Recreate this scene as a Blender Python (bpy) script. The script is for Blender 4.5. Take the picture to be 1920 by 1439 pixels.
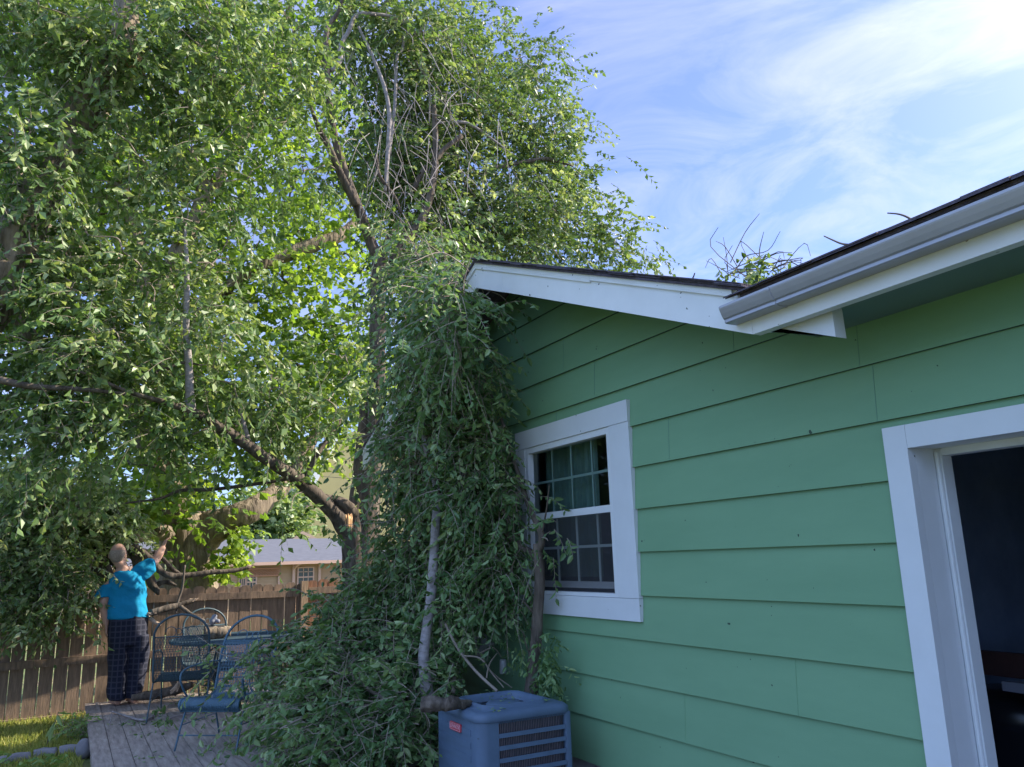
import bpy, bmesh, math, random
import numpy as np
from mathutils import Vector, Matrix, noise as mnoise

for o in list(bpy.data.objects):
    bpy.data.objects.remove(o)
SC = bpy.context.scene
COL = SC.collection
RND = np.random.default_rng(7)
random.seed(7)

# ------------------------------------------------------------------ camera
H = 1.65
YAW, PITCH, ROLL = math.radians(29.02634966), math.radians(12.50008439), math.radians(-1.80140132)
F0 = 1479.95; CX, CY = 960.0, 719.5
fw = np.array([math.sin(YAW)*math.cos(PITCH), math.cos(YAW)*math.cos(PITCH), math.sin(PITCH)])
r0 = np.array([math.cos(YAW), -math.sin(YAW), 0.0]); u0 = np.cross(r0, fw)
CR = math.cos(ROLL)*r0 + math.sin(ROLL)*u0
CU = -math.sin(ROLL)*r0 + math.cos(ROLL)*u0
CAM = np.array([0, 0, H])
cam = bpy.data.cameras.new('camera'); cam.sensor_width = 36; cam.lens = F0/1920*36
cam.clip_end = 2000; cam.clip_start = 0.05
co = bpy.data.objects.new('camera', cam); COL.objects.link(co)
co.matrix_world = Matrix(((CR[0], CU[0], -fw[0], 0), (CR[1], CU[1], -fw[1], 0), (CR[2], CU[2], -fw[2], H), (0, 0, 0, 1)))
SC.camera = co

def ray(x, y): return fw + CR*((x-CX)/F0) + CU*(-(y-CY)/F0)
def PY(x, y, Y): d = ray(x, y); return CAM + d*(Y/d[1])
def PX(x, y, X): d = ray(x, y); return CAM + d*(X/d[0])
def PZ(x, y, Z): d = ray(x, y); return CAM + d*((Z-H)/d[2])

# ------------------------------------------------------------------ light
SUN_AZ, SUN_EL = math.radians(103), math.radians(36)
SUN = np.array([math.cos(SUN_EL)*math.sin(SUN_AZ), math.cos(SUN_EL)*math.cos(SUN_AZ), math.sin(SUN_EL)])
world = bpy.data.worlds.new("World"); SC.world = world; world.use_nodes = True
nt = world.node_tree; nt.nodes.clear()
def WN(t, **k):
    n = nt.nodes.new(t)
    for a, b in k.items(): setattr(n, a, b)
    return n
sky = WN('ShaderNodeTexSky', sky_type='NISHITA', sun_disc=False, sun_elevation=SUN_EL, sun_rotation=SUN_AZ,
         air_density=1.0, dust_density=0.6, ozone_density=2.2, altitude=300)
bg = WN('ShaderNodeBackground'); bg.inputs[1].default_value = 0.10
outw = WN('ShaderNodeOutputWorld')
tc = WN('ShaderNodeTexCoord')
sep = WN('ShaderNodeSeparateXYZ'); nt.links.new(tc.outputs['Generated'], sep.inputs[0])
zc = WN('ShaderNodeMath', operation='MAXIMUM'); nt.links.new(sep.outputs[2], zc.inputs[0]); zc.inputs[1].default_value = 0.06
dx = WN('ShaderNodeMath', operation='DIVIDE'); nt.links.new(sep.outputs[0], dx.inputs[0]); nt.links.new(zc.outputs[0], dx.inputs[1])
dy = WN('ShaderNodeMath', operation='DIVIDE'); nt.links.new(sep.outputs[1], dy.inputs[0]); nt.links.new(zc.outputs[0], dy.inputs[1])
cmb = WN('ShaderNodeCombineXYZ'); nt.links.new(dx.outputs[0], cmb.inputs[0]); nt.links.new(dy.outputs[0], cmb.inputs[1])
mp = WN('ShaderNodeMapping'); nt.links.new(cmb.outputs[0], mp.inputs[0])
mp.inputs['Rotation'].default_value = (0, 0, math.radians(35)); mp.inputs['Scale'].default_value = (1.0, 0.95, 1)
n1 = WN('ShaderNodeTexNoise'); nt.links.new(mp.outputs[0], n1.inputs['Vector'])
n1.inputs['Scale'].default_value = 2.1; n1.inputs['Detail'].default_value = 9; n1.inputs['Roughness'].default_value = 0.62; n1.inputs['Distortion'].default_value = 1.0
cr = WN('ShaderNodeMapRange'); nt.links.new(n1.outputs['Fac'], cr.inputs['Value'])
cr.inputs['From Min'].default_value = 0.40; cr.inputs['From Max'].default_value = 0.82
cr.inputs['To Min'].default_value = 0.20; cr.inputs['To Max'].default_value = 1.0
# thin cloud forward-scatters near the sun
dot = WN('ShaderNodeVectorMath', operation='DOT_PRODUCT'); nt.links.new(tc.outputs['Generated'], dot.inputs[0])
dot.inputs[1].default_value = tuple(SUN)
dmx = WN('ShaderNodeMath', operation='MAXIMUM'); nt.links.new(dot.outputs['Value'], dmx.inputs[0]); dmx.inputs[1].default_value = 0
pw = WN('ShaderNodeMath', operation='POWER'); nt.links.new(dmx.outputs[0], pw.inputs[0]); pw.inputs[1].default_value = 11
gl = WN('ShaderNodeMath', operation='MULTIPLY_ADD'); nt.links.new(pw.outputs[0], gl.inputs[0]); gl.inputs[1].default_value = 1.3; gl.inputs[2].default_value = 0.62
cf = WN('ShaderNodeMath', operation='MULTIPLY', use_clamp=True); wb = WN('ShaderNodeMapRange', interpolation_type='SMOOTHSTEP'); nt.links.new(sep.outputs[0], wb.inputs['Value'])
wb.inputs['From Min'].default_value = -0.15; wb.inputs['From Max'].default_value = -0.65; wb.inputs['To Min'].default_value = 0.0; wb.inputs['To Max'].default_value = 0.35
c2 = WN('ShaderNodeMath', operation='MULTIPLY'); nt.links.new(cr.outputs[0], c2.inputs[0]); nt.links.new(gl.outputs[0], c2.inputs[1])
c3 = WN('ShaderNodeMath', operation='MULTIPLY_ADD'); nt.links.new(pw.outputs[0], c3.inputs[0]); c3.inputs[1].default_value = 1.0; nt.links.new(c2.outputs[0], c3.inputs[2])
nt.links.new(c3.outputs[0], cf.inputs[0]); cf.operation = 'ADD'; nt.links.new(wb.outputs[0], cf.inputs[1])
mx = WN('ShaderNodeMix', data_type='RGBA'); nt.links.new(cf.outputs[0], mx.inputs['Factor'])
tnt = WN('ShaderNodeVectorMath', operation='MULTIPLY'); nt.links.new(sky.outputs[0], tnt.inputs[0]); tnt.inputs[1].default_value = (0.80, 0.94, 1.34)
nt.links.new(tnt.outputs[0], mx.inputs['A'])
ccol = WN('ShaderNodeMath', operation='MULTIPLY_ADD'); nt.links.new(pw.outputs[0], ccol.inputs[0]); ccol.inputs[1].default_value = 11.0; ccol.inputs[2].default_value = 6.0
csc = WN('ShaderNodeVectorMath', operation='SCALE'); csc.inputs[0].default_value = (0.90, 0.93, 1.22); nt.links.new(ccol.outputs[0], csc.inputs['Scale'])
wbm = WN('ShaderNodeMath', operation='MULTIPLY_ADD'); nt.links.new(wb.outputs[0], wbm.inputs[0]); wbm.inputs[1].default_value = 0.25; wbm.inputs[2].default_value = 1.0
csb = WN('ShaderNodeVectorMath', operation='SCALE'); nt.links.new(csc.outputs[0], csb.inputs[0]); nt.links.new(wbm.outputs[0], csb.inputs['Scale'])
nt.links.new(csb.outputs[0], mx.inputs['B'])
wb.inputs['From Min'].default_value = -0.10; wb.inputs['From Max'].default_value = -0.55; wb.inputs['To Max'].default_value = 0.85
mw = WN('ShaderNodeMix', data_type='RGBA'); nt.links.new(wb.outputs[0], mw.inputs['Factor']); nt.links.new(mx.outputs['Result'], mw.inputs['A']); mw.inputs['B'].default_value = (3.3, 5.7, 11.0, 1)   # brighter blue added to the unseen western sky as fill for the shade
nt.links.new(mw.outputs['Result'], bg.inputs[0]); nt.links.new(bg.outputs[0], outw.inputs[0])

sl = bpy.data.lights.new('sun', 'SUN'); sl.energy = 5.0; sl.angle = math.radians(0.5); sl.color = (1.0, 0.90, 0.74)
so = bpy.data.objects.new('sun', sl); COL.objects.link(so)
so.rotation_euler = Vector(-SUN).to_track_quat('-Z', 'Y').to_euler()
SC.view_settings.view_transform = 'Standard'; SC.view_settings.look = 'None'
SC.view_settings.exposure = 1.0; SC.view_settings.gamma = 1
SC.cycles.max_bounces = 7; SC.cycles.transparent_max_bounces = 8
SC.cycles.diffuse_bounces = 4; SC.cycles.sample_clamp_indirect = 8

# ------------------------------------------------------------------ materials
MATS = {}
def mat(name, col=(0.5, 0.5, 0.5), rough=0.7, metal=0.0, spec=0.5, var=0.0, vscale=8.0, bump=0.0, bscale=40.0,
        stretch=(1, 1, 1), col2=None, detail=6, speck=None, coat=0.0, bdist=0.01):
    m = bpy.data.materials.new(name); m.use_nodes = True; t = m.node_tree; p = t.nodes['Principled BSDF']
    p.inputs['Roughness'].default_value = rough; p.inputs['Metallic'].default_value = metal
    p.inputs['Specular IOR Level'].default_value = spec
    p.inputs['Coat Weight'].default_value = coat
    p.inputs['Base Color'].default_value = (*col, 1)
    t_c = t.nodes.new('ShaderNodeTexCoord'); mpn = t.nodes.new('ShaderNodeMapping')
    t.links.new(t_c.outputs['Object'], mpn.inputs[0]); mpn.inputs['Scale'].default_value = stretch
    last = None
    if var > 0 or col2:
        n = t.nodes.new('ShaderNodeTexNoise'); n.inputs['Scale'].default_value = vscale; n.inputs['Detail'].default_value = detail
        n.inputs['Roughness'].default_value = 0.65
        t.links.new(mpn.outputs[0], n.inputs['Vector'])
        mr = t.nodes.new('ShaderNodeMapRange'); mr.inputs['From Min'].default_value = 0.32; mr.inputs['From Max'].default_value = 0.68
        t.links.new(n.outputs['Fac'], mr.inputs['Value'])
        c = t.nodes.new('ShaderNodeMix'); c.data_type = 'RGBA'
        t.links.new(mr.outputs[0], c.inputs['Factor'])
        a = col2 if col2 else tuple(x*(1-var) for x in col)
        b = col if col2 else tuple(min(1, x*(1+var)) for x in col)
        c.inputs['A'].default_value = (*a, 1); c.inputs['B'].default_value = (*b, 1)
        last = c.outputs['Result']
        # roughness variation
        rr = t.nodes.new('ShaderNodeMapRange'); rr.inputs['To Min'].default_value = max(0, rough-0.1); rr.inputs['To Max'].default_value = min(1, rough+0.1)
        t.links.new(n.outputs['Fac'], rr.inputs['Value']); t.links.new(rr.outputs[0], p.inputs['Roughness'])
    if speck:
        v = t.nodes.new('ShaderNodeTexNoise'); v.inputs['Scale'].default_value = speck[0]; v.inputs['Detail'].default_value = 2
        t.links.new(t_c.outputs['Object'], v.inputs['Vector'])
        g = t.nodes.new('ShaderNodeMath'); g.operation = 'GREATER_THAN'; g.inputs[1].default_value = speck[1]
        t.links.new(v.outputs['Fac'], g.inputs[0])
        c = t.nodes.new('ShaderNodeMix'); c.data_type = 'RGBA'; t.links.new(g.outputs[0], c.inputs['Factor'])
        if last: t.links.new(last, c.inputs['A'])
        else: c.inputs['A'].default_value = (*col, 1)
        c.inputs['B'].default_value = (*speck[2], 1); last = c.outputs['Result']
    if last: t.links.new(last, p.inputs['Base Color'])
    if bump > 0:
        n = t.nodes.new('ShaderNodeTexNoise'); n.inputs['Scale'].default_value = bscale; n.inputs['Detail'].default_value = 5
        t.links.new(mpn.outputs[0], n.inputs['Vector'])
        b = t.nodes.new('ShaderNodeBump'); b.inputs['Strength'].default_value = bump; b.inputs['Distance'].default_value = bdist
        t.links.new(n.outputs['Fac'], b.inputs['Height']); t.links.new(b.outputs[0], p.inputs['Normal'])
    MATS[name] = m
    return m

def leaf_mat(name, c1, c2, c3, trans=0.35, rough=0.42):
    m = bpy.data.materials.new(name); m.use_nodes = True; t = m.node_tree; p = t.nodes['Principled BSDF']
    at = t.nodes.new('ShaderNodeAttribute'); at.attribute_name = 'tint'
    rp = t.nodes.new('ShaderNodeValToRGB'); e = rp.color_ramp.elements
    e[0].color = (*c1, 1); e[1].color = (*c3, 1); k = rp.color_ramp.elements.new(0.5); k.color = (*c2, 1)
    t.links.new(at.outputs['Fac'], rp.inputs[0]); t.links.new(rp.outputs[0], p.inputs['Base Color'])
    p.inputs['Roughness'].default_value = rough; p.inputs['Specular IOR Level'].default_value = 0.5
    tr = t.nodes.new('ShaderNodeBsdfTranslucent')
    hs = t.nodes.new('ShaderNodeMix'); hs.data_type = 'RGBA'; hs.blend_type = 'MULTIPLY'; hs.inputs['Factor'].default_value = 1
    t.links.new(rp.outputs[0], hs.inputs['A']); hs.inputs['B'].default_value = (1.75, 1.7, 0.8, 1)
    t.links.new(hs.outputs['Result'], tr.inputs[0])
    ms = t.nodes.new('ShaderNodeMixShader'); ms.inputs[0].default_value = trans
    t.links.new(p.outputs[0], ms.inputs[1]); t.links.new(tr.outputs[0], ms.inputs[2])
    t.links.new(ms.outputs[0], t.nodes['Material Output'].inputs[0])
    MATS[name] = m
    return m

elm = leaf_mat('elm_leaf', (0.055, 0.11, 0.032), (0.155, 0.25, 0.08), (0.42, 0.48, 0.26), 0.30, 0.45)
elm_shade = leaf_mat('elm_leaf_fallen', (0.05, 0.11, 0.04), (0.145, 0.25, 0.09), (0.38, 0.48, 0.24), 0.28, 0.42)
maple = leaf_mat('maple_leaf', (0.09, 0.17, 0.03), (0.18, 0.29, 0.05), (0.33, 0.42, 0.09), 0.5)
weed = leaf_mat('weed_leaf', (0.10, 0.20, 0.05), (0.17, 0.30, 0.08), (0.28, 0.38, 0.13), 0.3)
grassm = leaf_mat('grass_blade', (0.12, 0.16, 0.035), (0.32, 0.36, 0.08), (0.52, 0.48, 0.18), 0.3, 0.6)
def bark_mat(name, c1, c2, scale=14, zs=0.22, bump=0.9, dist=0.03):
    m = mat(name, c2, 0.9, spec=0.2, col2=c1, vscale=scale, stretch=(1, 1, zs), bump=bump, bscale=scale*1.3, bdist=dist)
    return m
bark = bark_mat('rough_bark', (0.045, 0.036, 0.03), (0.19, 0.155, 0.125))
bark_big = bark_mat('furrowed_bark', (0.075, 0.06, 0.045), (0.36, 0.29, 0.215), 9, 0.16, 1.0, 0.06)
bark_pale = bark_mat('smooth_pale_bark', (0.20, 0.18, 0.18), (0.40, 0.36, 0.36), 22, 1.6, 0.5, 0.008)
twigm = mat('twig', (0.27, 0.22, 0.18), 0.8, var=0.3, vscale=6)
twig_dk = mat('twig_dark', (0.10, 0.08, 0.065), 0.8, var=0.3, vscale=6)
torn = mat('torn_wood', (0.62, 0.33, 0.13), 0.8, col2=(0.75, 0.50, 0.28), vscale=20, stretch=(1, 1, 0.2), bump=0.6, bscale=30)
torn_pale = mat('splintered_pale_wood', (0.62, 0.46, 0.34), 0.8, col2=(0.42, 0.30, 0.21), vscale=20, bump=0.6, bscale=40)
siding = mat('green_siding', (0.185, 0.342, 0.195), 0.62, spec=0.35, col2=(0.158, 0.308, 0.172), vscale=1.6, stretch=(1, .5, 2.2), bump=0.35, bscale=260, bdist=0.002, speck=(21.0, 0.765, (0.03, 0.06, 0.04)))
groove = mat('siding_joint', (0.13, 0.26, 0.18), 0.8)
lapshade = mat('siding_lap_shadow', (0.05, 0.10, 0.075), 0.9)  # lap ledge darkened by colour to draw the shadow line under each board
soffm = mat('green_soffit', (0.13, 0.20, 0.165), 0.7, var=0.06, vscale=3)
trim = mat('white_trim', (0.62, 0.64, 0.66), 0.5, var=0.03, vscale=5, bump=0.15, bscale=90, bdist=0.002, speck=(16.0, 0.76, (0.10, 0.10, 0.09)))
rakem = mat('rake_paint', (0.74, 0.75, 0.76), 0.5, var=0.04, vscale=4, bump=0.15, bscale=90, bdist=0.002, speck=(20.0, 0.73, (0.10, 0.10, 0.09)))
trim2 = mat('white_vinyl', (0.66, 0.68, 0.70), 0.4, var=0.03, vscale=4)
muntm = mat('muntin_white', (0.62, 0.72, 0.70), 0.5)
fasciam = mat('aluminium_fascia', (0.70, 0.70, 0.69), 0.5, spec=0.5, var=0.05, vscale=3, bump=0.1, bscale=30, speck=(22.0, 0.74, (0.33, 0.28, 0.22)))
gutm = mat('gutter_paint', (0.36, 0.36, 0.40), 0.35, spec=0.5, metal=0.25, var=0.08, vscale=3, bump=0.08, bscale=6)
shing = mat('dark_shingle', (0.13, 0.11, 0.145), 0.95, col2=(0.05, 0.042, 0.06), vscale=30, bump=0.6, bscale=90)
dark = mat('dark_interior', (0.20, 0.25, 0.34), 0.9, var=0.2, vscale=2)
glass = bpy.data.materials.new('window_glass'); glass.use_nodes = True
t = glass.node_tree; t.nodes.clear(); oo = t.nodes.new('ShaderNodeOutputMaterial'); g1 = t.nodes.new('ShaderNodeBsdfGlossy'); g1.inputs['Roughness'].default_value = 0.02
g2 = t.nodes.new('ShaderNodeBsdfTransparent'); g2.inputs[0].default_value = (0.62, 0.72, 0.72, 1); fr = t.nodes.new('ShaderNodeFresnel'); fr.inputs[0].default_value = 1.5
ms = t.nodes.new('ShaderNodeMixShader'); t.links.new(fr.outputs[0], ms.inputs[0]); t.links.new(g2.outputs[0], ms.inputs[1]); t.links.new(g1.outputs[0], ms.inputs[2]); t.links.new(ms.outputs[0], oo.inputs[0])
screen = bpy.data.materials.new('insect_screen'); screen.use_nodes = True
t = screen.node_tree; t.nodes.clear(); oo = t.nodes.new('ShaderNodeOutputMaterial'); g1 = t.nodes.new('ShaderNodeBsdfDiffuse'); g1.inputs[0].default_value = (0.06, 0.06, 0.065, 1)
g2 = t.nodes.new('ShaderNodeBsdfTransparent'); ms = t.nodes.new('ShaderNodeMixShader'); ms.inputs[0].default_value = 0.55
t.links.new(g2.outputs[0], ms.inputs[1]); t.links.new(g1.outputs[0], ms.inputs[2]); t.links.new(ms.outputs[0], oo.inputs[0])
curtain = mat('curtain', (0.30, 0.42, 0.40), 0.9, var=0.2, vscale=3)
acm = mat('condenser_paint', (0.095, 0.145, 0.22), 0.55, spec=0.4, var=0.12, vscale=5, bump=0.15, bscale=60, bdist=0.003, speck=(26.0, 0.75, (0.05, 0.07, 0.09)))
finm = mat('fin_grey', (0.07, 0.08, 0.10), 0.5, metal=0.3)
acd = mat('condenser_dark', (0.02, 0.03, 0.05), 0.7, var=0.3, vscale=12)
coilm = mat('coil_fins', (0.26, 0.21, 0.22), 0.6, metal=0.4, var=0.35, vscale=30, stretch=(6, 6, 0.4))
redm = mat('red_badge', (0.50, 0.05, 0.07), 0.4)
redl = mat('badge_line', (0.75, 0.45, 0.52), 0.4)
conc = mat('concrete', (0.34, 0.33, 0.32), 0.9, var=0.2, vscale=5, bump=0.4, bscale=60)
deckm = mat('grey_deck_wood', (0.40, 0.345, 0.31), 0.85, col2=(0.19, 0.155, 0.14), vscale=5, stretch=(6, 0.8, 3), bump=0.5, bscale=14, bdist=0.006)
fencem = mat('fence_wood', (0.30, 0.205, 0.14), 0.88, col2=(0.14, 0.10, 0.072), vscale=6, stretch=(5, 5, 0.7), bump=0.5, bscale=16, bdist=0.006)
fencer = mat('red_fence_wood', (0.30, 0.155, 0.09), 0.88, col2=(0.15, 0.075, 0.045), vscale=6, stretch=(5, 5, 0.7), bump=0.5, bscale=16, bdist=0.006)
postm = mat('post_wood', (0.42, 0.29, 0.18), 0.85, col2=(0.25, 0.17, 0.11), vscale=6, stretch=(5, 5, 0.7), bump=0.4, bscale=16)
skin = mat('skin', (0.56, 0.32, 0.23), 0.55, var=0.08, vscale=12)
hairm = mat('grey_hair', (0.37, 0.29, 0.24), 0.9, var=0.3, vscale=60)
shirtm = mat('turquoise_cotton', (0.010, 0.25, 0.46), 0.85, spec=0.2, var=0.08, vscale=8, bump=0.7, bscale=7, stretch=(1.5, 1.5, 2.0), bdist=0.02)
blackm = mat('black_plastic', (0.012, 0.012, 0.014), 0.3)
ironm = mat('blue_grey_iron', (0.045, 0.085, 0.11), 0.5, spec=0.5, var=0.2, vscale=10)
ironb = mat('pale_blue_iron', (0.06, 0.13, 0.19), 0.5, spec=0.5, var=0.2, vscale=10)
greyp = mat('grey_plastic', (0.42, 0.41, 0.43), 0.5, var=0.05)
stonem = mat('grey_stone', (0.20, 0.20, 0.22), 0.9, var=0.25, vscale=8, bump=0.5, bscale=25)
tanm = mat('tan_lap_siding', (0.42, 0.28, 0.17), 0.8, var=0.05, vscale=1)
tanb = mat('beige_wall', (0.36, 0.32, 0.15), 0.8, var=0.06, vscale=1)
roofb = mat('blue_grey_shingle', (0.135, 0.14, 0.165), 0.9, col2=(0.085, 0.09, 0.11), vscale=3, stretch=(1, 4, 6), bump=0.4, bscale=10)
roofbr = mat('brown_shingle', (0.22, 0.17, 0.13), 0.9, col2=(0.15, 0.11, 0.09), vscale=3)
pinkm = mat('pink_trim', (0.55, 0.36, 0.28), 0.6)
latt = mat('terracotta_lattice', (0.45, 0.22, 0.14), 0.7)
winb = mat('far_window_glass', (0.06, 0.08, 0.09), 0.15)
redwood = mat('red_brown_plank', (0.07, 0.03, 0.025), 0.7, var=0.3, vscale=4)
whitebox = mat('grey_white_card', (0.22, 0.23, 0.28), 0.7)
soil = None
# plaid
plaid = bpy.data.materials.new('navy_plaid'); plaid.use_nodes = True
t = plaid.node_tree; p = t.nodes['Principled BSDF']; p.inputs['Roughness'].default_value = 0.9
tcn = t.nodes.new('ShaderNodeTexCoord'); spx = t.nodes.new('ShaderNodeSeparateXYZ'); t.links.new(tcn.outputs['Object'], spx.inputs[0])
def stripe(sock, freq, lo):
    a = t.nodes.new('ShaderNodeMath'); a.operation = 'MULTIPLY'; a.inputs[1].default_value = freq; t.links.new(sock, a.inputs[0])
    b = t.nodes.new('ShaderNodeMath'); b.operation = 'SINE'; t.links.new(a.outputs[0], b.inputs[0])
    c = t.nodes.new('ShaderNodeMapRange'); c.inputs['From Min'].default_value = lo; c.inputs['From Max'].default_value = 1; t.links.new(b.outputs[0], c.inputs['Value'])
    return c.outputs[0]
s1 = stripe(spx.outputs[0], 2*math.pi/0.052, 0.45); s2 = stripe(spx.outputs[2], 2*math.pi/0.06, 0.45)
ad = t.nodes.new('ShaderNodeMath'); ad.operation = 'ADD'; t.links.new(s1, ad.inputs[0]); t.links.new(s2, ad.inputs[1])
rp = t.nodes.new('ShaderNodeValToRGB'); t.links.new(ad.outputs[0], rp.inputs[0])
rp.color_ramp.elements[0].color = (0.006, 0.009, 0.025, 1); rp.color_ramp.elements[1].color = (0.035, 0.038, 0.062, 1)
t.links.new(rp.outputs[0], p.inputs['Base Color'])

# ------------------------------------------------------------------ object helpers
def tag(o, label=None, cat=None, group=None, kind=None):
    if label: o['label'] = label
    if cat: o['category'] = cat
    if group: o['group'] = group
    if kind: o['kind'] = kind
    return o
def thing(name, label, cat, loc=(0, 0, 0), group=None):
    o = bpy.data.objects.new(name, None); COL.objects.link(o); o.location = loc; o.empty_display_size = 0.1
    return tag(o, label, cat, group)
def link(me, name, parent=None):
    o = bpy.data.objects.new(name, me); COL.objects.link(o)
    if parent is not None:
        o.parent = parent
        off = np.array(parent.location)
        pp = parent.parent
        while pp is not None: off = off + np.array(pp.location); pp = pp.parent
        if np.abs(off).max() > 1e-9: me.transform(Matrix.Translation(Vector(-off)))
    return o

class MB:
    """collects geometry in world coordinates"""
    def __init__(s): s.V = []; s.F = []; s.M = []; s.n = 0; s.T = []
    def add(s, V, F, m=0, tint=None):
        V = np.asarray(V, float).reshape(-1, 3)
        if not isinstance(F, np.ndarray):
            by = {}
            for f in F: by.setdefault(len(f), []).append(f)
            Fs = [np.array(x) for x in by.values()]
        else: Fs = [F]
        for f in Fs: s.F.append(f + s.n); s.M.append(np.full(len(f), m))
        s.V.append(V); s.T.append(np.full(len(V), 0.5) if tint is None else np.asarray(tint, float)); s.n += len(V)
    def box(s, a, b, m=0):
        x0, y0, z0 = a; x1, y1, z1 = b
        V = [(x0, y0, z0), (x1, y0, z0), (x1, y1, z0), (x0, y1, z0), (x0, y0, z1), (x1, y0, z1), (x1, y1, z1), (x0, y1, z1)]
        s.add(V, [(0, 3, 2, 1), (4, 5, 6, 7), (0, 1, 5, 4), (1, 2, 6, 5), (2, 3, 7, 6), (3, 0, 4, 7)], m)
    def hexa(s, V, m=0):
        s.add(V, [(0, 3, 2, 1), (4, 5, 6, 7), (0, 1, 5, 4), (1, 2, 6, 5), (2, 3, 7, 6), (3, 0, 4, 7)], m)
    def bar(s, p, q, w, h, up=(0, 0, 1), m=0):
        p = np.array(p, float); q = np.array(q, float); d = q-p; d /= np.linalg.norm(d)
        up = np.array(up, float); sd = np.cross(d, up); sd /= np.linalg.norm(sd); u = np.cross(sd, d)
        V = [p-sd*w/2-u*h/2, p+sd*w/2-u*h/2, q+sd*w/2-u*h/2, q-sd*w/2-u*h/2, p-sd*w/2+u*h/2, p+sd*w/2+u*h/2, q+sd*w/2+u*h/2, q-sd*w/2+u*h/2]
        s.hexa(V, m)
    def prism(s, prof, axis, a, b, m=0):
        """profile (2D) extruded along axis"""
        n = len(prof); V = []
        for v in (a, b):
            for p in prof:
                q = list(p); q.insert(axis, v); V.append(q)
        F = [tuple(range(n))[::-1], tuple(range(n, 2*n))] + [(i, (i+1) % n, n+(i+1) % n, n+i) for i in range(n)]
        s.add(V, F, m)
    def tube(s, P, R, sides=8, m=0, rough=0.0, cap=True, seed=0, freq=3.0):
        P = np.asarray(P, float); R = np.broadcast_to(np.asarray(R, float), (len(P),)) if np.ndim(R) == 0 else np.asarray(R, float)
        T = np.gradient(P, axis=0); T /= np.maximum(np.linalg.norm(T, axis=1), 1e-9)[:, None]
        ref = np.array([0.31, 0.77, 0.12]); ref /= np.linalg.norm(ref)
        A = np.cross(T, ref); A /= np.maximum(np.linalg.norm(A, axis=1), 1e-9)[:, None]; B = np.cross(T, A)
        th = np.arange(sides)*2*np.pi/sides
        ring = A[:, None, :]*np.cos(th)[None, :, None] + B[:, None, :]*np.sin(th)[None, :, None]
        rr = np.repeat(R[:, None], sides, 1)
        if rough > 0:
            for i in range(len(P)):
                for j in range(sides):
                    q = ring[i, j]*2.2 + P[i]*freq/2 + seed
                    rr[i, j] *= 1+rough*mnoise.noise(Vector((q[0]*2, q[1]*2, q[2]*1.0)))*1.6
        V = P[:, None, :] + ring*rr[:, :, None]
        V = V.reshape(-1, 3); n = len(P)
        i = np.arange(n-1)[:, None]*sides; j = np.arange(sides)[None, :]; j2 = (j+1) % sides
        F = np.stack([i+j, i+j2, i+sides+j2, i+sides+j], -1).reshape(-1, 4)
        s.add(V, F, m)
        if cap and sides > 3:
            s.F.append(np.array([list(range(sides))[::-1], [(n-1)*sides+k for k in range(sides)]]) + s.n-len(V)); s.M.append(np.full(2, m))
    def mesh(s, name, mats, smooth=False, tint=False):
        me = bpy.data.meshes.new(name)
        V = np.concatenate(s.V); me.vertices.add(len(V)); me.vertices.foreach_set('co', V.astype(np.float32).ravel())
        sizes = np.concatenate([np.full(len(f), f.shape[1]) for f in s.F]); loops = np.concatenate([f.ravel() for f in s.F])
        me.loops.add(len(loops)); me.loops.foreach_set('vertex_index', loops.astype(np.int32))
        me.polygons.add(len(sizes)); st = np.concatenate([[0], np.cumsum(sizes)[:-1]])
        me.polygons.foreach_set('loop_start', st.astype(np.int32)); me.polygons.foreach_set('loop_total', sizes.astype(np.int32))
        me.polygons.foreach_set('material_index', np.concatenate(s.M).astype(np.int32))
        me.polygons.foreach_set('use_smooth', np.full(len(sizes), smooth))
        for m in (mats if isinstance(mats, (list, tuple)) else [mats]): me.materials.append(m)
        if tint:
            a = me.attributes.new('tint', 'FLOAT', 'POINT'); a.data.foreach_set('value', np.concatenate(s.T).astype(np.float32))
        me.update(calc_edges=True)
        return me
    def build(s, name, mats, parent=None, smooth=False, tint=False):
        return link(s.mesh(name, mats, smooth, tint), name, parent)

def smoothpath(P, n=6, R=None):
    """Catmull-Rom"""
    P = np.asarray(P, float); Q = []; RR = []
    R = np.full(len(P), 0.01) if R is None else np.asarray(R, float)
    E = np.vstack([2*P[0]-P[1], P, 2*P[-1]-P[-2]])
    for i in range(len(P)-1):
        a, b, c, d = E[i], E[i+1], E[i+2], E[i+3]
        for k in range(n):
            u = k/n
            Q.append(0.5*((2*b)+(-a+c)*u+(2*a-5*b+4*c-d)*u*u+(-a+3*b-3*c+d)*u**3)); RR.append(R[i]*(1-u)+R[i+1]*u)
    Q.append(P[-1]); RR.append(R[-1])
    return np.array(Q), np.array(RR)
def limb(mb, pts, radii, sides=12, n=7, rough=0.12, m=0, wob=0.0, seed=1):
    Q, R = smoothpath(pts, n, radii)
    if wob > 0:
        for i in range(1, len(Q)-1):
            Q[i] += np.array(mnoise.noise_vector(Vector(Q[i]*1.7+seed)))*wob
    mb.tube(Q, R, sides, m, rough, seed=seed, freq=9)
    return Q
def pyl(lst):
    return [PY(*p) for p in lst]
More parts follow.
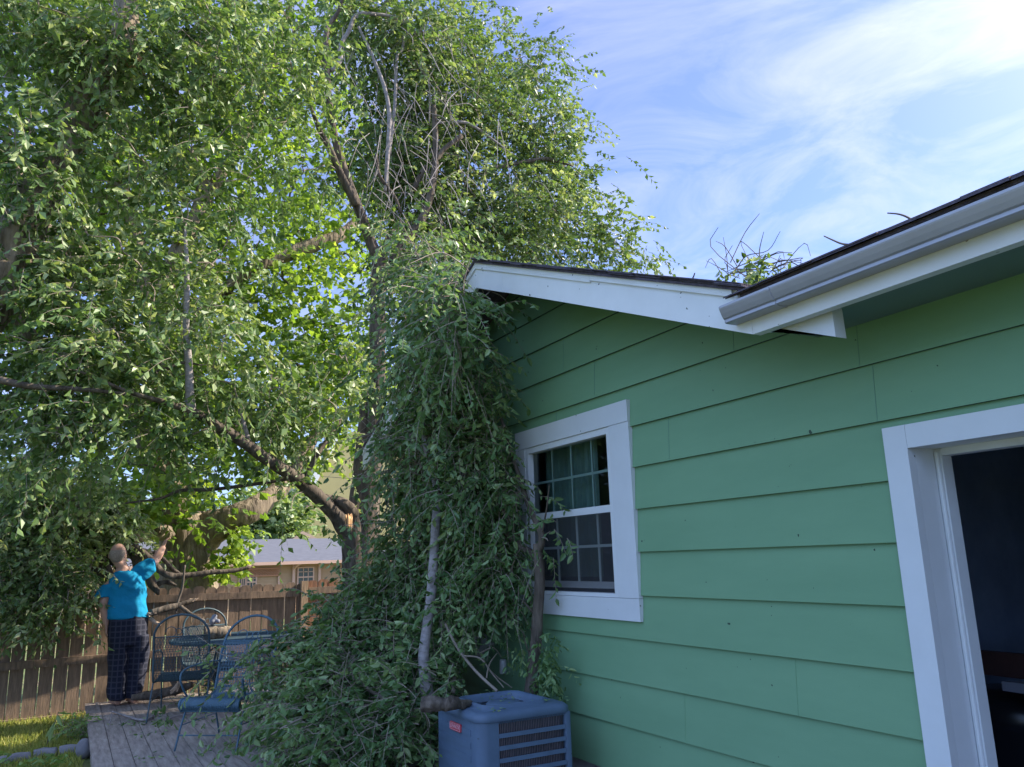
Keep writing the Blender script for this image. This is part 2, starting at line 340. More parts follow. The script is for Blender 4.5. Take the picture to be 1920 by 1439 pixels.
def remesh(mb, name, mats, voxel, parent=None, smooth_it=4):
    o = mb.build(name+'_tmp', mats)
    md = o.modifiers.new('r', 'REMESH'); md.mode = 'VOXEL'; md.voxel_size = voxel; md.use_smooth_shade = True
    ms_ = o.modifiers.new('s', 'SMOOTH'); ms_.iterations = smooth_it; ms_.factor = 0.5
    dg = bpy.context.evaluated_depsgraph_get()
    me = bpy.data.meshes.new_from_object(o.evaluated_get(dg)); me.name = name
    bpy.data.objects.remove(o)
    me.materials.clear()
    for m in (mats if isinstance(mats, (list, tuple)) else [mats]): me.materials.append(m)
    return link(me, name, parent)
def loft(mb, rings, n=20):
    """rings: (centre, a, b, axis_a, axis_b)"""
    V = []
    for c, a, b, ax, bx in rings:
        c = np.array(c, float)
        for k in range(n):
            th = 2*math.pi*k/n
            V.append(c + np.array(ax)*a*math.cos(th) + np.array(bx)*b*math.sin(th))
    F = []
    for i in range(len(rings)-1):
        for k in range(n): F.append((i*n+k, i*n+(k+1) % n, (i+1)*n+(k+1) % n, (i+1)*n+k))
    F.append(tuple(range(n))[::-1]); F.append(tuple(range((len(rings)-1)*n, len(rings)*n)))
    mb.add(V, F)
def ball(mb, c, r, n=12, sc=(1, 1, 1), R=None):
    V = []; F = []
    for i in range(n+1):
        ph = math.pi*i/n
        for k in range(2*n):
            th = math.pi*k/n
            v = np.array([math.sin(ph)*math.cos(th)*sc[0], math.sin(ph)*math.sin(th)*sc[1], math.cos(ph)*sc[2]])*r
            if R is not None: v = R@v
            V.append(np.array(c)+v)
    for i in range(n):
        for k in range(2*n):
            F.append((i*2*n+k, (i+1)*2*n+k, (i+1)*2*n+(k+1) % (2*n), i*2*n+(k+1) % (2*n)))
    mb.add(V, F)

# ------------------------------------------------------------------ foliage
def nrm(a): return a/np.maximum(np.linalg.norm(a, axis=-1, keepdims=True), 1e-9)
def leaf_geo(mb, base, axis, wdir, L, ratio, tint, hi=False, m=0):
    """ovate leaves folded along the midrib"""
    n = len(base); N = np.cross(axis, wdir); L = L[:, None]; W = L*ratio
    if hi:
        V = np.stack([base, base+axis*L*.28+wdir*W*.42+N*W*.16, base+axis*L*.68+wdir*W*.36+N*W*.10-N*L*.03, base+axis*L-N*L*.10,
                      base+axis*L*.68-wdir*W*.36+N*W*.10-N*L*.03, base+axis*L*.28-wdir*W*.42+N*W*.16], 1)
        i = np.arange(n)[:, None]*6
        F = np.concatenate([i+np.array([[0, 1, 2, 3]]), i+np.array([[0, 3, 4, 5]])]); k = 6
    else:
        V = np.stack([base, base+axis*L*.45+wdir*W*.5+N*W*.15, base+axis*L-N*L*.08, base+axis*L*.45-wdir*W*.5+N*W*.15], 1)
        i = np.arange(n)[:, None]*4
        F = np.concatenate([i+np.array([[0, 1, 2]]), i+np.array([[0, 2, 3]])]); k = 4
    mb.add(V.reshape(-1, 3), F, m, np.repeat(tint, k))

def sample_blobs(rng, blobs, n):
    w = np.array([b[3]*b[4]*(b[6] if len(b) > 6 else 1.0) for b in blobs], float); w /= w.sum()
    idx = rng.choice(len(blobs), n, p=w); out = np.zeros((n, 3))
    for j, i in enumerate(idx):
        b = blobs[i]; c = PY(b[0], b[1], b[2]); d = (c-CAM)@fw
        u = rng.normal(size=3); u /= np.linalg.norm(u); u *= rng.random()**0.42
        out[j] = c + CR*u[0]*b[3]*d/F0 + CU*u[1]*b[4]*d/F0 + np.array([0.3, 1, 0])*u[2]*b[5]
    return out

def foliage(rng, centres, tw, lv, L, tl=0.5, spread=0.3, droop=0.7, hi=False, ratio=0.52, up=0.3, keep=None, hang=0.5, tone=0.0, tws=(3, 0.0035)):
    """twigs with alternate leaves round clump centres -> (leaf MB, twig MB)"""
    lm = MB(); tm = MB(); n = len(centres)*tw
    C = np.repeat(centres, tw, 0); ctint = np.repeat(rng.normal(0, 0.20, len(centres)), tw)
    o = C + rng.normal(0, spread, (n, 3))
    d = nrm(rng.normal(size=(n, 3))*np.array([1, 1, .6]) + nrm(o-C)*0.7 + np.array([0, 0, -hang]))
    ln = tl*rng.uniform(.5, 1.3, n)
    if keep is not None:
        ok = keep(o + d*ln[:, None]*.5) & keep(o) & keep(o + d*ln[:, None]+np.array([0, 0, -1.0])*(droop*ln*0.6)[:, None]); o, d, ln, ctint = o[ok], d[ok], ln[ok], ctint[ok]; n = len(o)
    ts = np.linspace(0, 1, 5)
    def at(t): return o[:, None, :] + d[:, None, :]*(ln[:, None]*t)[:, :, None] + np.array([0, 0, -1.0])*((droop*ln*0.6)[:, None]*t*t)[:, :, None]
    P = at(np.broadcast_to(ts, (n, 5)))
    # twigs: three-sided tubes, vectorised
    r = tws[1]; k = tws[0]
    A = nrm(np.cross(d, np.array([.3, .2, .9]))); B = nrm(np.cross(d, A))
    rr = r*np.linspace(1, .35, 5)
    rings = np.stack([A*math.cos(2*math.pi*q/k)+B*math.sin(2*math.pi*q/k) for q in range(k)], 1)
    V = P[:, :, None, :] + rings[:, None, :, :]*rr[None, :, None, None]
    i = (np.arange(n)*5*k)[:, None, None] + (np.arange(4)*k)[None, :, None]; j = np.arange(k)[None, None, :]; j2 = (j+1) % k
    F = np.stack([i+j, i+j2, i+k+j2, i+k+j], -1).reshape(-1, 4)
    tm.add(V.reshape(-1, 3), F)
    t = np.linspace(0.08, 1.0, lv)[None, :] + rng.uniform(-.03, .03, (n, lv))
    base = at(t); tan = nrm(d[:, None, :] + np.array([0, 0, -1.0])*(2*droop*0.6*t)[:, :, None])
    side = nrm(np.cross(tan, np.array([0, 0, 1.0])+rng.normal(0, .25, (n, 1, 3))))*np.where(np.arange(lv) % 2 == 0, 1, -1)[None, :, None]
    ax = nrm(tan*0.55 + side*0.75 + np.array([0, 0, -1.0])*(0.25+up*rng.random((n, lv)))[:, :, None]*1.2 + rng.normal(0, .25, (n, lv, 3)))
    wd = nrm(np.cross(ax, np.array([0, 0, 1.0]) + rng.normal(0, .75, (n, lv, 3))))
    LL = L*rng.uniform(.45, 1.35, (n, lv)); tint = np.clip(0.45+tone+ctint[:, None]+rng.normal(0, .16, (n, lv)), 0, 1)
    sel = rng.random((n, lv)) > 0.06
    leaf_geo(lm, base[sel], ax[sel], wd[sel], LL[sel], ratio, tint[sel], hi)
    return lm, tm

def connect(mb, rng, skel, centres, r0=0.018, r1=0.004, sides=4, sag=0.12, m=0, maxd=3.5):
    skel = np.asarray(skel)
    pool = skel.copy()
    order = np.argsort([np.min(np.linalg.norm(skel-c, axis=1)) for c in centres])
    new = [pool]
    for i in order:
        c = centres[i]; S = np.concatenate(new)
        dd = np.linalg.norm(S-c, axis=1) + 0.35*np.maximum(0, S[:, 2]-c[2]-0.2)
        j = np.argmin(dd); a = S[j]; L = np.linalg.norm(c-a)
        if L > maxd or L < 0.05: continue
        mid1 = a+(c-a)*.35+rng.normal(0, .07*L, 3)+np.array([0, 0, sag*L]); mid2 = a+(c-a)*.7+rng.normal(0, .07*L, 3)+np.array([0, 0, sag*L*.7])
        Q, R = smoothpath([a, mid1, mid2, c], 4, [r0*min(1, .4+L/2)*1.0, r0*.7*min(1, .4+L/2), r1*1.6, r1])
        mb.tube(Q, R, sides, m, cap=False); new.append(Q[4::3])

# ================================================================== GROUND
def gz(x, y):
    return 0.0 if y < 11.5 else -0.7*min(1, (y-11.5)/20.0)
m = bpy.data.materials.new('lawn'); m.use_nodes = True; t = m.node_tree; p = t.nodes['Principled BSDF']; p.inputs['Roughness'].default_value = 0.95
tcn = t.nodes.new('ShaderNodeTexCoord'); na = t.nodes.new('ShaderNodeTexNoise'); nb = t.nodes.new('ShaderNodeTexNoise')
na.inputs['Scale'].default_value = 1.3; nb.inputs['Scale'].default_value = 38; na.inputs['Detail'].default_value = 6; nb.inputs['Detail'].default_value = 4
t.links.new(tcn.outputs['Object'], na.inputs[0]); t.links.new(tcn.outputs['Object'], nb.inputs[0])
ra = t.nodes.new('ShaderNodeValToRGB'); t.links.new(na.outputs['Fac'], ra.inputs[0])
ra.color_ramp.elements[0].position = 0.36; ra.color_ramp.elements[0].color = (0.075, 0.11, 0.03, 1); ra.color_ramp.elements[1].position = 0.66; ra.color_ramp.elements[1].color = (0.27, 0.20, 0.11, 1)
k = ra.color_ramp.elements.new(0.52); k.color = (0.15, 0.18, 0.05, 1)
mm = t.nodes.new('ShaderNodeMix'); mm.data_type = 'RGBA'; mm.blend_type = 'MULTIPLY'; mm.inputs['Factor'].default_value = 0.7
t.links.new(ra.outputs[0], mm.inputs['A']); rb = t.nodes.new('ShaderNodeMapRange'); rb.inputs['To Min'].default_value = 0.4; rb.inputs['To Max'].default_value = 1.7
t.links.new(nb.outputs['Fac'], rb.inputs['Value']); t.links.new(rb.outputs[0], mm.inputs['B']); t.links.new(mm.outputs['Result'], p.inputs['Base Color'])
bb = t.nodes.new('ShaderNodeBump'); bb.inputs['Distance'].default_value = 0.03; t.links.new(nb.outputs['Fac'], bb.inputs['Height']); t.links.new(bb.outputs[0], p.inputs['Normal'])
lawn = m
g = MB(); xs = np.concatenate([[-400, -100, -40], np.arange(-20, 30, 2.0), [45, 100, 400]]); ys = np.concatenate([[-400, -60, -20], np.arange(-10, 40, 1.5), [60, 120, 500]])
V = [(x, y, gz(x, y)) for y in ys for x in xs]; nx = len(xs)
g.add(V, np.array([(j*nx+i, j*nx+i+1, (j+1)*nx+i+1, (j+1)*nx+i) for j in range(len(ys)-1) for i in range(nx-1)]))
tag(g.build('ground', lawn, smooth=True), kind='structure')
# concrete walk along the house wall
g = MB(); g.box((1.6, -6, -0.05), (3.22, 5.9, 0.03))
tag(g.build('path', conc), kind='structure')

# grass blades
rng = np.random.default_rng(3)
def grass(n, x0, x1, y0, y1, h):
    gm = MB(); b = np.stack([rng.uniform(x0, x1, n), rng.uniform(y0, y1, n), np.zeros(n)], 1)
    b = b[~((b[:, 0] > 0.22) & (b[:, 1] < 10.75))]; n = len(b)
    ax = nrm(np.stack([rng.normal(0, .45, n), rng.normal(0, .45, n), np.ones(n)], 1)); wd = nrm(np.cross(ax, rng.normal(size=(n, 3))))
    leaf_geo(gm, b, ax, wd, h*rng.uniform(.5, 1.4, n), 0.11, np.clip(rng.normal(.5, .25, n), 0, 1))
    return gm
gm = grass(26000, -1.7, 0.6, 7.6, 11.3, 0.07)
tag(gm.build('grass', grassm, tint=True), kind='stuff', label='sunlit yellow green grass between the fence and the deck', cat='grass')

# ================================================================== HOUSE
WX = 3.25
house = thing('green_house', 'single storey green lap sided house with white trim and grey gutter', 'house', (WX, 2.0, 0))
def wp(x, y): return PX(x, y, WX)
LAP0, EXP = 1.668, 0.2747
# gable rake: bottom line z = zr0 + s (Y-2.64), peak at Y=5.6
RS = 0.405; YC = 2.64; YP = 5.60; ZR = H+1.018
def rake(Y): return ZR + RS*((Y-YC) if Y <= YP else (2*YP-YC-Y))
win = (4.208+.02, 5.77-.02, 1.231+.02, 2.677-.02)       # y0,y1,z0,z1
door = (-0.35, 2.324-.02, -1, 2.18-.02)
def clip(poly, a, b):   # keep z <= a + b*y
    out = []
    for i in range(len(poly)):
        p, q = poly[i], poly[(i+1) % len(poly)]
        fp = a+b*p[0]-p[1]; fq = a+b*q[0]-q[1]
        if fp >= 0: out.append(p)
        if fp*fq < 0:
            u = fp/(fp-fq); out.append((p[0]+(q[0]-p[0])*u, p[1]+(q[1]-p[1])*u))
    return out
YB = sorted([-5.0, door[0], door[1], YC, win[0], win[1], YP, 8.2])
wall = MB(); LEDGE = 0.019
for k in range(-5, 9):
    zb = LAP0+EXP*k; zt = zb+EXP
    if k == -5: zb = 0.27
    for a, b in zip(YB[:-1], YB[1:]):
        mid = (a+b)/2
        segs = [(zb, zt)]
        for (o0, o1, oz0, oz1) in (win, door):
            if o0-1e-6 <= a and b <= o1+1e-6:
                ns = []
                for s0, s1 in segs:
                    if s1 <= oz0 or s0 >= oz1: ns.append((s0, s1)); continue
                    if s0 < oz0: ns.append((s0, oz0))
                    if s1 > oz1: ns.append((oz1, s1))
                segs = ns
        for s0, s1 in segs:
            poly = [(a, s0), (b, s0), (b, s1), (a, s1)]
            if b <= YC+1e-6:
                if s0 > ZR+0.10: continue
                poly = [(y, min(z, ZR+0.10)) for y, z in poly]
            elif b <= YP+1e-6: poly = clip(poly, ZR+.17-RS*YC, RS)
            else: poly = clip(poly, ZR+.17+RS*(2*YP-YC), -RS)
            if len(poly) < 3: continue
            V = [(WX-LEDGE*(1-(z-(LAP0+EXP*k))/EXP), y, z) for y, z in poly]
            wall.add(V, [tuple(range(len(V)))])
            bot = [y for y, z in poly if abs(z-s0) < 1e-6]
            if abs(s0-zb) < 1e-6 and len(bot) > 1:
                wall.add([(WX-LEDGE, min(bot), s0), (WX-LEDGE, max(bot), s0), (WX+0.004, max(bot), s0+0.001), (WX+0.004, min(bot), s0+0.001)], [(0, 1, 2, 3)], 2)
# butt joints
for yj, k in ((3.83, 2), (2.40, 3), (2.345, 2), (3.0, -3), (3.87, -4), (2.9, -5), (4.6, 4), (5.0, 5), (6.1, 4), (5.4, -3), (3.2, 4), (6.4, 2), (6.7, -2), (1.6, 3), (5.15, 3)):
    zb = LAP0+EXP*k; m = 1 if k >= 0 else 0
    wall.hexa([(WX-LEDGE-.0015, yj, zb+.001), (WX-LEDGE+.004, yj, zb+.001), (WX-LEDGE+.004, yj+.0028, zb+.001), (WX-LEDGE-.0015, yj+.0028, zb+.001),
               (WX-.0025, yj, zb+EXP-.004), (WX+.002, yj, zb+EXP-.004), (WX+.002, yj+.0028, zb+EXP-.004), (WX-.0025, yj+.0028, zb+EXP-.004)], m)
wall.build('siding_wall', [siding, groove, lapshade], house)
# solid wall body behind the siding, end wall, back wall
ex = MB()
gz_ = [(YC-7.6, 0.3), (8.2, 0.3), (8.2, rake(8.2)+.12), (YP, rake(YP)+.12), (YC, ZR+.06), (YC-7.6, ZR+.06)]
ex.prism([(x, z) for x, z in ((WX+.06, .3), (9.5, .3), (9.5, ZR), (WX+.06, ZR))], 1, 8.18, 8.2)   # far end wall
ex.prism([(x, z) for x, z in ((WX+.06, .3), (9.5, .3), (9.5, ZR), (WX+.06, ZR))], 1, -5.0, -4.98)
ex.box((9.5, -5, .3), (9.52, 8.2, ZR))
ex.build('wall', siding, house)
f = MB(); f.box((WX+.012, 2.33, -0.3), (WX+.14, 8.19, .275)); f.box((WX+.012, -5, -.3), (WX+.14, -.4, .275)); f.build('foundation', conc, house)

# ---- eave soffit, fascia, rake
FX = 2.80
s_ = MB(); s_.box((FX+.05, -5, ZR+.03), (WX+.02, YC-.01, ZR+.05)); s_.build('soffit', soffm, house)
f = MB(); f.box((FX, -5, ZR), (FX+.05, YC, ZR+.20)); f.build('fascia', fasciam, house)
rb = MB()
def slope_board(mb, y0, y1, zo0, zo1, x0, x1, m=0):
    V = []
    for x in (x0, x1): pass
    a0, a1 = rake(y0), rake(y1)
    V = [(x0, y0, a0+zo0), (x1, y0, a0+zo0), (x1, y1, a1+zo0), (x0, y1, a1+zo0), (x0, y0, a0+zo1), (x1, y0, a0+zo1), (x1, y1, a1+zo1), (x0, y1, a1+zo1)]
    mb.hexa(V, m)
slope_board(rb, YC+.002, 5.15, 0, .215, FX, FX+.03)
slope_board(rb, 5.153, YP, -.003, .215, FX+.001, FX+.03)
slope_board(rb, YP, 2*YP-YC, 0, .215, FX, FX+.03)
rb.build('rake_board', rakem, house)
rt = MB(); slope_board(rt, YC+.1, 3.95, .178, .2155, FX-.014, FX-.0005); slope_board(rt, 3.955, YP, .165, .2155, FX-.012, FX-.0005); slope_board(rt, YP, 2*YP-YC, .165, .2155, FX-.012, FX-.0005)
rt.build('rake_trim', rakem, house)
# roof decks
rd = MB()
slope_board(rd, YC-.05, YP, .216, .232, FX-.03, 9.8); slope_board(rd, YP, 2*YP-YC+.1, .216, .232, FX-.03, 9.8)
ZT = ZR+.205
def mz(x): return ZT + .405*(x-FX)
def mainslab(mb, z0, z1, m=0):
    P2 = [(FX-.06, -5.4), (FX-.06, YC), (YP-YC+FX-.06, YP), (9.2, YP+2.4), (9.2, -5.4)]
    n = len(P2); V = [(x, y, mz(x)+z0) for x, y in P2]+[(x, y, mz(x)+z1) for x, y in P2]
    mb.add(V, [tuple(range(n))[::-1], tuple(range(n, 2*n))]+[(i, (i+1) % n, n+(i+1) % n, n+i) for i in range(n)], m)
mainslab(rd, 0, .016)
rd.box((9.2, -5.4, ZR+1.5), (12.5, 8.4, mz(9.2)))
# shingle courses: individual tabs with uneven edges, along the rake, the eave and the first rows
rg = random.Random(4)
y = YC-.02
while y < YP:                                   # rake edge, three layers with offsets
    w = rg.uniform(.13, .30)
    for L in range(3):
        jut = rg.uniform(-.012, .014)-L*.004; th = .007
        y2 = min(y+w+.02, YP)
        slope_board(rd, y+L*.01, y2, .233+L*.0075+rg.uniform(0, .003), .233+L*.0075+th, FX-.045+jut, FX+.30)
    y += w
y = -5.3
while y < YC:
    w = rg.uniform(.16, .34)
    for L in range(2):
        jut = rg.uniform(-.012, .012); zz = .017+L*.008+rg.uniform(0, .005)
        x0 = FX-.085+jut; x1 = FX+.35
        rd.hexa([(x0, y, mz(x0)+zz), (x1, y, mz(x1)+zz), (x1, y+w, mz(x1)+zz), (x0, y+w, mz(x0)+zz), (x0, y, mz(x0)+zz+.007), (x1, y, mz(x1)+zz+.007), (x1, y+w, mz(x1)+zz+.007), (x0, y+w, mz(x0)+zz+.007)])
    y += w+.003
for r_ in range(1, 12):                            # courses across the gable wing
    yy = YC+r_*.25
    if yy > YP-.1: break
    x = FX+.2
    while x < 5.5:
        w = rg.uniform(.2, .45); slope_board(rd, yy-.25, yy+.03, .26+rg.uniform(0, .004), .266, x, x+w-.006); x += w
rd.build('roof', shing, house)
# end bracket of the rake tucked under the eave
br = MB(); b0 = PX(1440, 613, 2.875); b1 = PX(1567, 632, 2.875)
prof = [(b0[1]+.05, ZR+.0295), (b0[1], b0[2]), (b1[1], b1[2]), (b1[1]+.004, ZR+.0295)]
br.prism([(y_, z_) for y_, z_ in prof], 0, 2.875, 2.945); br.build('eave_bracket', trim, house)
# gutter (K profile, open top)
gprof = [(FX-.002, H+1.19), (FX-.002, H+1.0895), (2.728, H+1.0895), (2.722, H+1.094), (2.722, H+1.108), (2.712, H+1.114), (2.701, H+1.135), (2.692, H+1.156), (2.690, H+1.163), (2.690, H+1.1715), (2.700, H+1.1725)]
go = MB(); n = len(gprof); y0, y1 = -5.2, 2.735
outer = gprof; inner = [(x+.0025 if x < FX-.01 else x-.0025, z+.003) for x, z in gprof]
V = [(x, y_, z) for y_ in (y0, y1) for x, z in outer]; go.add(V, [(i, i+1, n+i+1, n+i) for i in range(n-1)])
V = [(x, y_, z) for y_ in (y0, y1) for x, z in inner]; go.add(V, [(i+1, i, n+i, n+i+1) for i in range(n-1)])
cap = [(x, z) for x, z in outer]
go.prism([(x, z) for x, z in cap], 1, y1-.001, y1+.004)
gut = go.build('gutter', gutm, house)
sm = MB()
for yy in (2.42,): sm.prism([(x-.003 if x < FX-.01 else x, z-.003) for x, z in gprof[1:-1]][::1], 1, yy-.006, yy+.006)
sm.build('gutter_seam', gutm, gut)
# sealant smudge where the gutter meets the fascia
# ---- window
wy0, wy1, wz0, wz1 = 4.208, 5.77, 1.231, 2.677
wn = MB()
TX = WX-.035
iy0, iy1, iz0, iz1 = 4.455, 5.60, 1.375, 2.525     # frame opening
wn.box((TX, wy0, wz0), (WX+.03, wy1, 1.372)); wn.box((TX-.002, wy0, 2.53), (WX+.03, wy1, wz1))
wn.box((TX+.001, wy0, 1.3745), (WX+.03, 4.432, 2.5275)); wn.box((TX+.001, 5.622, 1.3745), (WX+.03, wy1, 2.5275))
W = wn.build('window', trim, house)
fr_ = MB()
x0, x1 = WX-.028, WX+.06
fr_.box((x0, 4.434, 1.3745), (x1, 4.475, 2.5275)); fr_.box((x0, 5.578, 1.3745), (x1, 5.62, 2.5275))
fr_.box((x0+.001, 4.476, 2.482), (x1, 5.577, 2.5275)); fr_.box((x0+.001, 4.476, 1.3745), (x1, 5.577, 1.40))
fr_.box((WX+.008, 4.476, 1.945), (WX+.05, 5.577, 1.995))
fr_.build('window_frame', trim2, W)
mu = MB()
for q in (1, 2, 3):
    yy = 4.476+q*(5.577-4.476)/4
    mu.box((WX+.031, yy-.009, 1.996), (WX+.039, yy+.009, 2.481))
    mu.box((WX+.051, yy-.009, 1.47), (WX+.059, yy+.009, 1.944))
mu.box((WX+.032, 4.477, 2.228), (WX+.038, 5.576, 2.247)); mu.box((WX+.052, 4.477, 1.71), (WX+.058, 5.576, 1.73))
mu.build('muntin', muntm, W)
ls = MB(); ls.box((WX+.045, 4.477, 1.425), (WX+.075, 5.576, 1.472)); ls.build('lower_sash_rail', trim2, W)
gp = MB(); gp.add([(WX+.022, 4.477, 1.996), (WX+.022, 5.576, 1.996), (WX+.022, 5.576, 2.481), (WX+.022, 4.477, 2.481)], [(3, 2, 1, 0)]); gp.build('upper_pane', glass, W)
gp = MB(); gp.add([(WX+.062, 4.477, 1.473), (WX+.062, 5.576, 1.473), (WX+.062, 5.576, 1.944), (WX+.062, 4.477, 1.944)], [(3, 2, 1, 0)]); gp.build('lower_pane', glass, W)
gp = MB(); gp.add([(WX+.012, 4.477, 1.4005), (WX+.012, 5.576, 1.4005), (WX+.012, 5.576, 1.944), (WX+.012, 4.477, 1.944)], [(3, 2, 1, 0)]); gp.build('insect_screen', screen, W)
cu = MB()
yy = np.linspace(4.86, 5.62, 60); xx = WX+.16+.018*np.sin(yy*55)+.006*np.sin(yy*131)
V = [(x, y_, z) for z in (1.5, 2.6) for x, y_ in zip(xx, yy)]; cu.add(V, [(i, i+1, 60+i+1, 60+i) for i in range(59)])
cu.build('curtain', curtain, W)
ib = MB()
ib.box((WX+.9, 4.0, 0.6), (WX+.95, 6.1, 2.8)); ib.box((WX+.07, 3.98, 0.6), (WX+.9, 4.02, 2.8)); ib.box((WX+.07, 6.08, .6), (WX+.9, 6.12, 2.8)); ib.box((WX+.07, 4.0, 2.75), (WX+.9, 6.1, 2.8)); ib.box((WX+.07, 4., .6), (WX+.9, 6.1, .65))
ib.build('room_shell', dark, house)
# ---- garage opening trim
dr = MB(); dy1 = 2.324; jy = 2.21
dr.box((WX-.028, jy, .02), (WX+.02, dy1, 2.18)); dr.box((WX-.027, -.37, 2.075), (WX+.02, jy-.001, 2.18)); dr.box((WX-.028, -.46, .02), (WX+.02, -.371, 2.18))
D = dr.build('door_frame', trim, house)
jb = MB(); jb.box((WX+.021, jy+.0, .02), (WX+.20, jy+.04, 2.14)); jb.box((WX+.021, -.4, 2.078), (WX+.20, jy-.001, 2.14))
jb.box((WX+.165, jy-.03, .02), (WX+.235, jy-.0005, 2.076)); jb.box((WX+.165, -.4, 2.045), (WX+.235, jy-.031, 2.0775))
jb.build('jamb', trim2, D)
st = MB()
st.tube([(WX+.158, jy-.012, .03), (WX+.158, jy-.012, 2.06)], .011, 10)
st.build('weather_strip', trim2, D)
gs = MB()
gs.box((WX+.24, 2.9, 0.0), (9.3, 3.6, 2.6)) if False else None
gs.box((WX+.2, 3.55, .0), (8.5, 3.6, 2.66)); gs.box((8.5, -3, 0), (8.55, 3.6, 2.66)); gs.box((WX+.24, -3, 2.62), (8.5, 3.55, 2.66)); gs.box((WX+.2, -3, .04), (8.5, 3.55, .06)); gs.box((WX+.2, -3.05, 0), (8.5, -3, 2.66))
gs.box((WX+.24, jy+.045, .06), (WX+.28, 3.5, 2.6))
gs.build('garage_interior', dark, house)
# things in the dark garage
g = MB(); a = PX(1828, 1222, 5.0); b = PX(1960, 1206, 5.0)
g.bar((5.0, a[1]+.35, a[2]-.06), (5.0, 0.9, a[2]-.06), .05, .14)
tag(g.build('wooden_plank', redwood), 'red brown wooden plank lying across in the dark garage', 'plank')
g = MB(); cy_, r = 3.02, .34
for i, (z, rr) in enumerate(((.06, .27), (.62, .31), (.64, .335), (.70, .335), (.76, .30), (.80, .20))): pass
prof = [(.06, .26), (.60, .31), (.61, .335), (.67, .34), (.74, .31), (.79, .22), (.81, .05)]
V = []; ns = 28
for z, rr in prof:
    for k in range(ns): V.append((5.05+rr*math.cos(2*math.pi*k/ns), 2.98+rr*math.sin(2*math.pi*k/ns), z))
F = [(i*ns+k, i*ns+(k+1) % ns, (i+1)*ns+(k+1) % ns, (i+1)*ns+k) for i in range(len(prof)-1) for k in range(ns)]+[tuple(range((len(prof)-1)*ns, len(prof)*ns))]
g.add(V, F)
tag(g.build('storage_barrel', blackm, smooth=True), 'glossy black round lidded bin inside the dark garage', 'bin')
g = MB(); a = PX(1893, 1275, 4.7); g.hexa([(4.62, a[1], a[2]-.05), (4.9, a[1]-.05, a[2]-.07), (4.9, a[1]-.5, a[2]-.09), (4.62, a[1]-.45, a[2]-.06), (4.62, a[1], a[2]), (4.9, a[1]-.05, a[2]-.02), (4.9, a[1]-.5, a[2]-.03), (4.62, a[1]-.45, a[2])])
g.box((4.7, a[1]-.4, .06), (4.85, a[1]-.12, a[2]-.10))
tag(g.build('shelf_board', whitebox), 'pale grey board on a stand at the right edge of the dark garage', 'board')

# fixtures on the wall
sp = MB(); a = PX(900, 1200, WX)
fx = WX-.02
P_ = [PX(890, 1205, fx-.16), PX(893, 1190, fx-.15), PX(908, 1192, fx-.10), PX(907, 1210, fx-.09), PX(899, 1232, fx-.08)]
for q in range(len(P_)-1): sp.tube([P_[q], P_[q+1]], .028 if q > 1 else .022, 10)
sp.tube([P_[3]+np.array([0, 0, 0]), (WX-.01, P_[3][1], P_[3][2])], .02, 8)
o = remesh(sp, 'wall_pipe_elbow', greyp, .008); tag(o, 'bent grey pipe elbow on the green wall among the leaves', 'pipe')
g = MB(); a = PX(943, 1237, WX-.03); b = PX(943, 1264, WX-.03)
g.tube([b, b+np.array([0, 0, .01]), a-np.array([0, 0, .01]), a], [.022, .028, .028, .024], 14)
g.tube([(a+b)/2, (WX, (a+b)[1]/2, (a+b)[2]/2)], .012, 8)
tag(g.build('white_sensor', trim2, smooth=True), 'small white cylinder mounted low on the green wall', 'wall fixture')

# ================================================================== AC UNIT
AX0, AX1, AY0, AY1 = 2.29, 2.965, 4.68, 5.36; AZ = H-.955
ac = thing('air_conditioner', 'blue grey outdoor air conditioner with leaves on its top', 'air conditioner', ((AX0+AX1)/2, (AY0+AY1)/2, 0.08))
def rrect(x0, y0, x1, y1, r, n=6):
    P = []
    for cx_, cy_, a0 in ((x1-r, y1-r, 0), (x0+r, y1-r, 90), (x0+r, y0+r, 180), (x1-r, y0+r, 270)):
        for k in range(n+1):
            a = math.radians(a0+90*k/n); P.append((cx_+r*math.cos(a), cy_+r*math.sin(a)))
    return P
def stack(mb, levels, m=0, cap=True):
    n = len(levels[0][1]); V = [(x, y, z) for z, P in levels for x, y in P]
    F = [(i*n+k, i*n+(k+1) % n, (i+1)*n+(k+1) % n, (i+1)*n+k) for i in range(len(levels)-1) for k in range(n)]
    if cap: F += [tuple(range(n))[::-1], tuple(range((len(levels)-1)*n, len(levels)*n))]
    mb.add(V, F, m)
c = MB(); stack(c, [(.10, rrect(AX0+.03, AY0+.03, AX1-.03, AY1-.03, .05)), (AZ-.05, rrect(AX0+.03, AY0+.03, AX1-.03, AY1-.03, .05))])
c.build('coil', coilm, ac)
c = MB()
for y_ in np.arange(AX0+.13, AX1-.03, .0125): c.box((y_, AY0+.022, .12), (y_+.003, AY0+.0299, AZ-.05))
for y_ in np.arange(AY0+.10, AY1-.03, .0125): c.box((AX1-.0299, y_, .12), (AX1-.022, y_+.003, AZ-.05))
c.build('coil_fins', finm, ac)
c = MB()
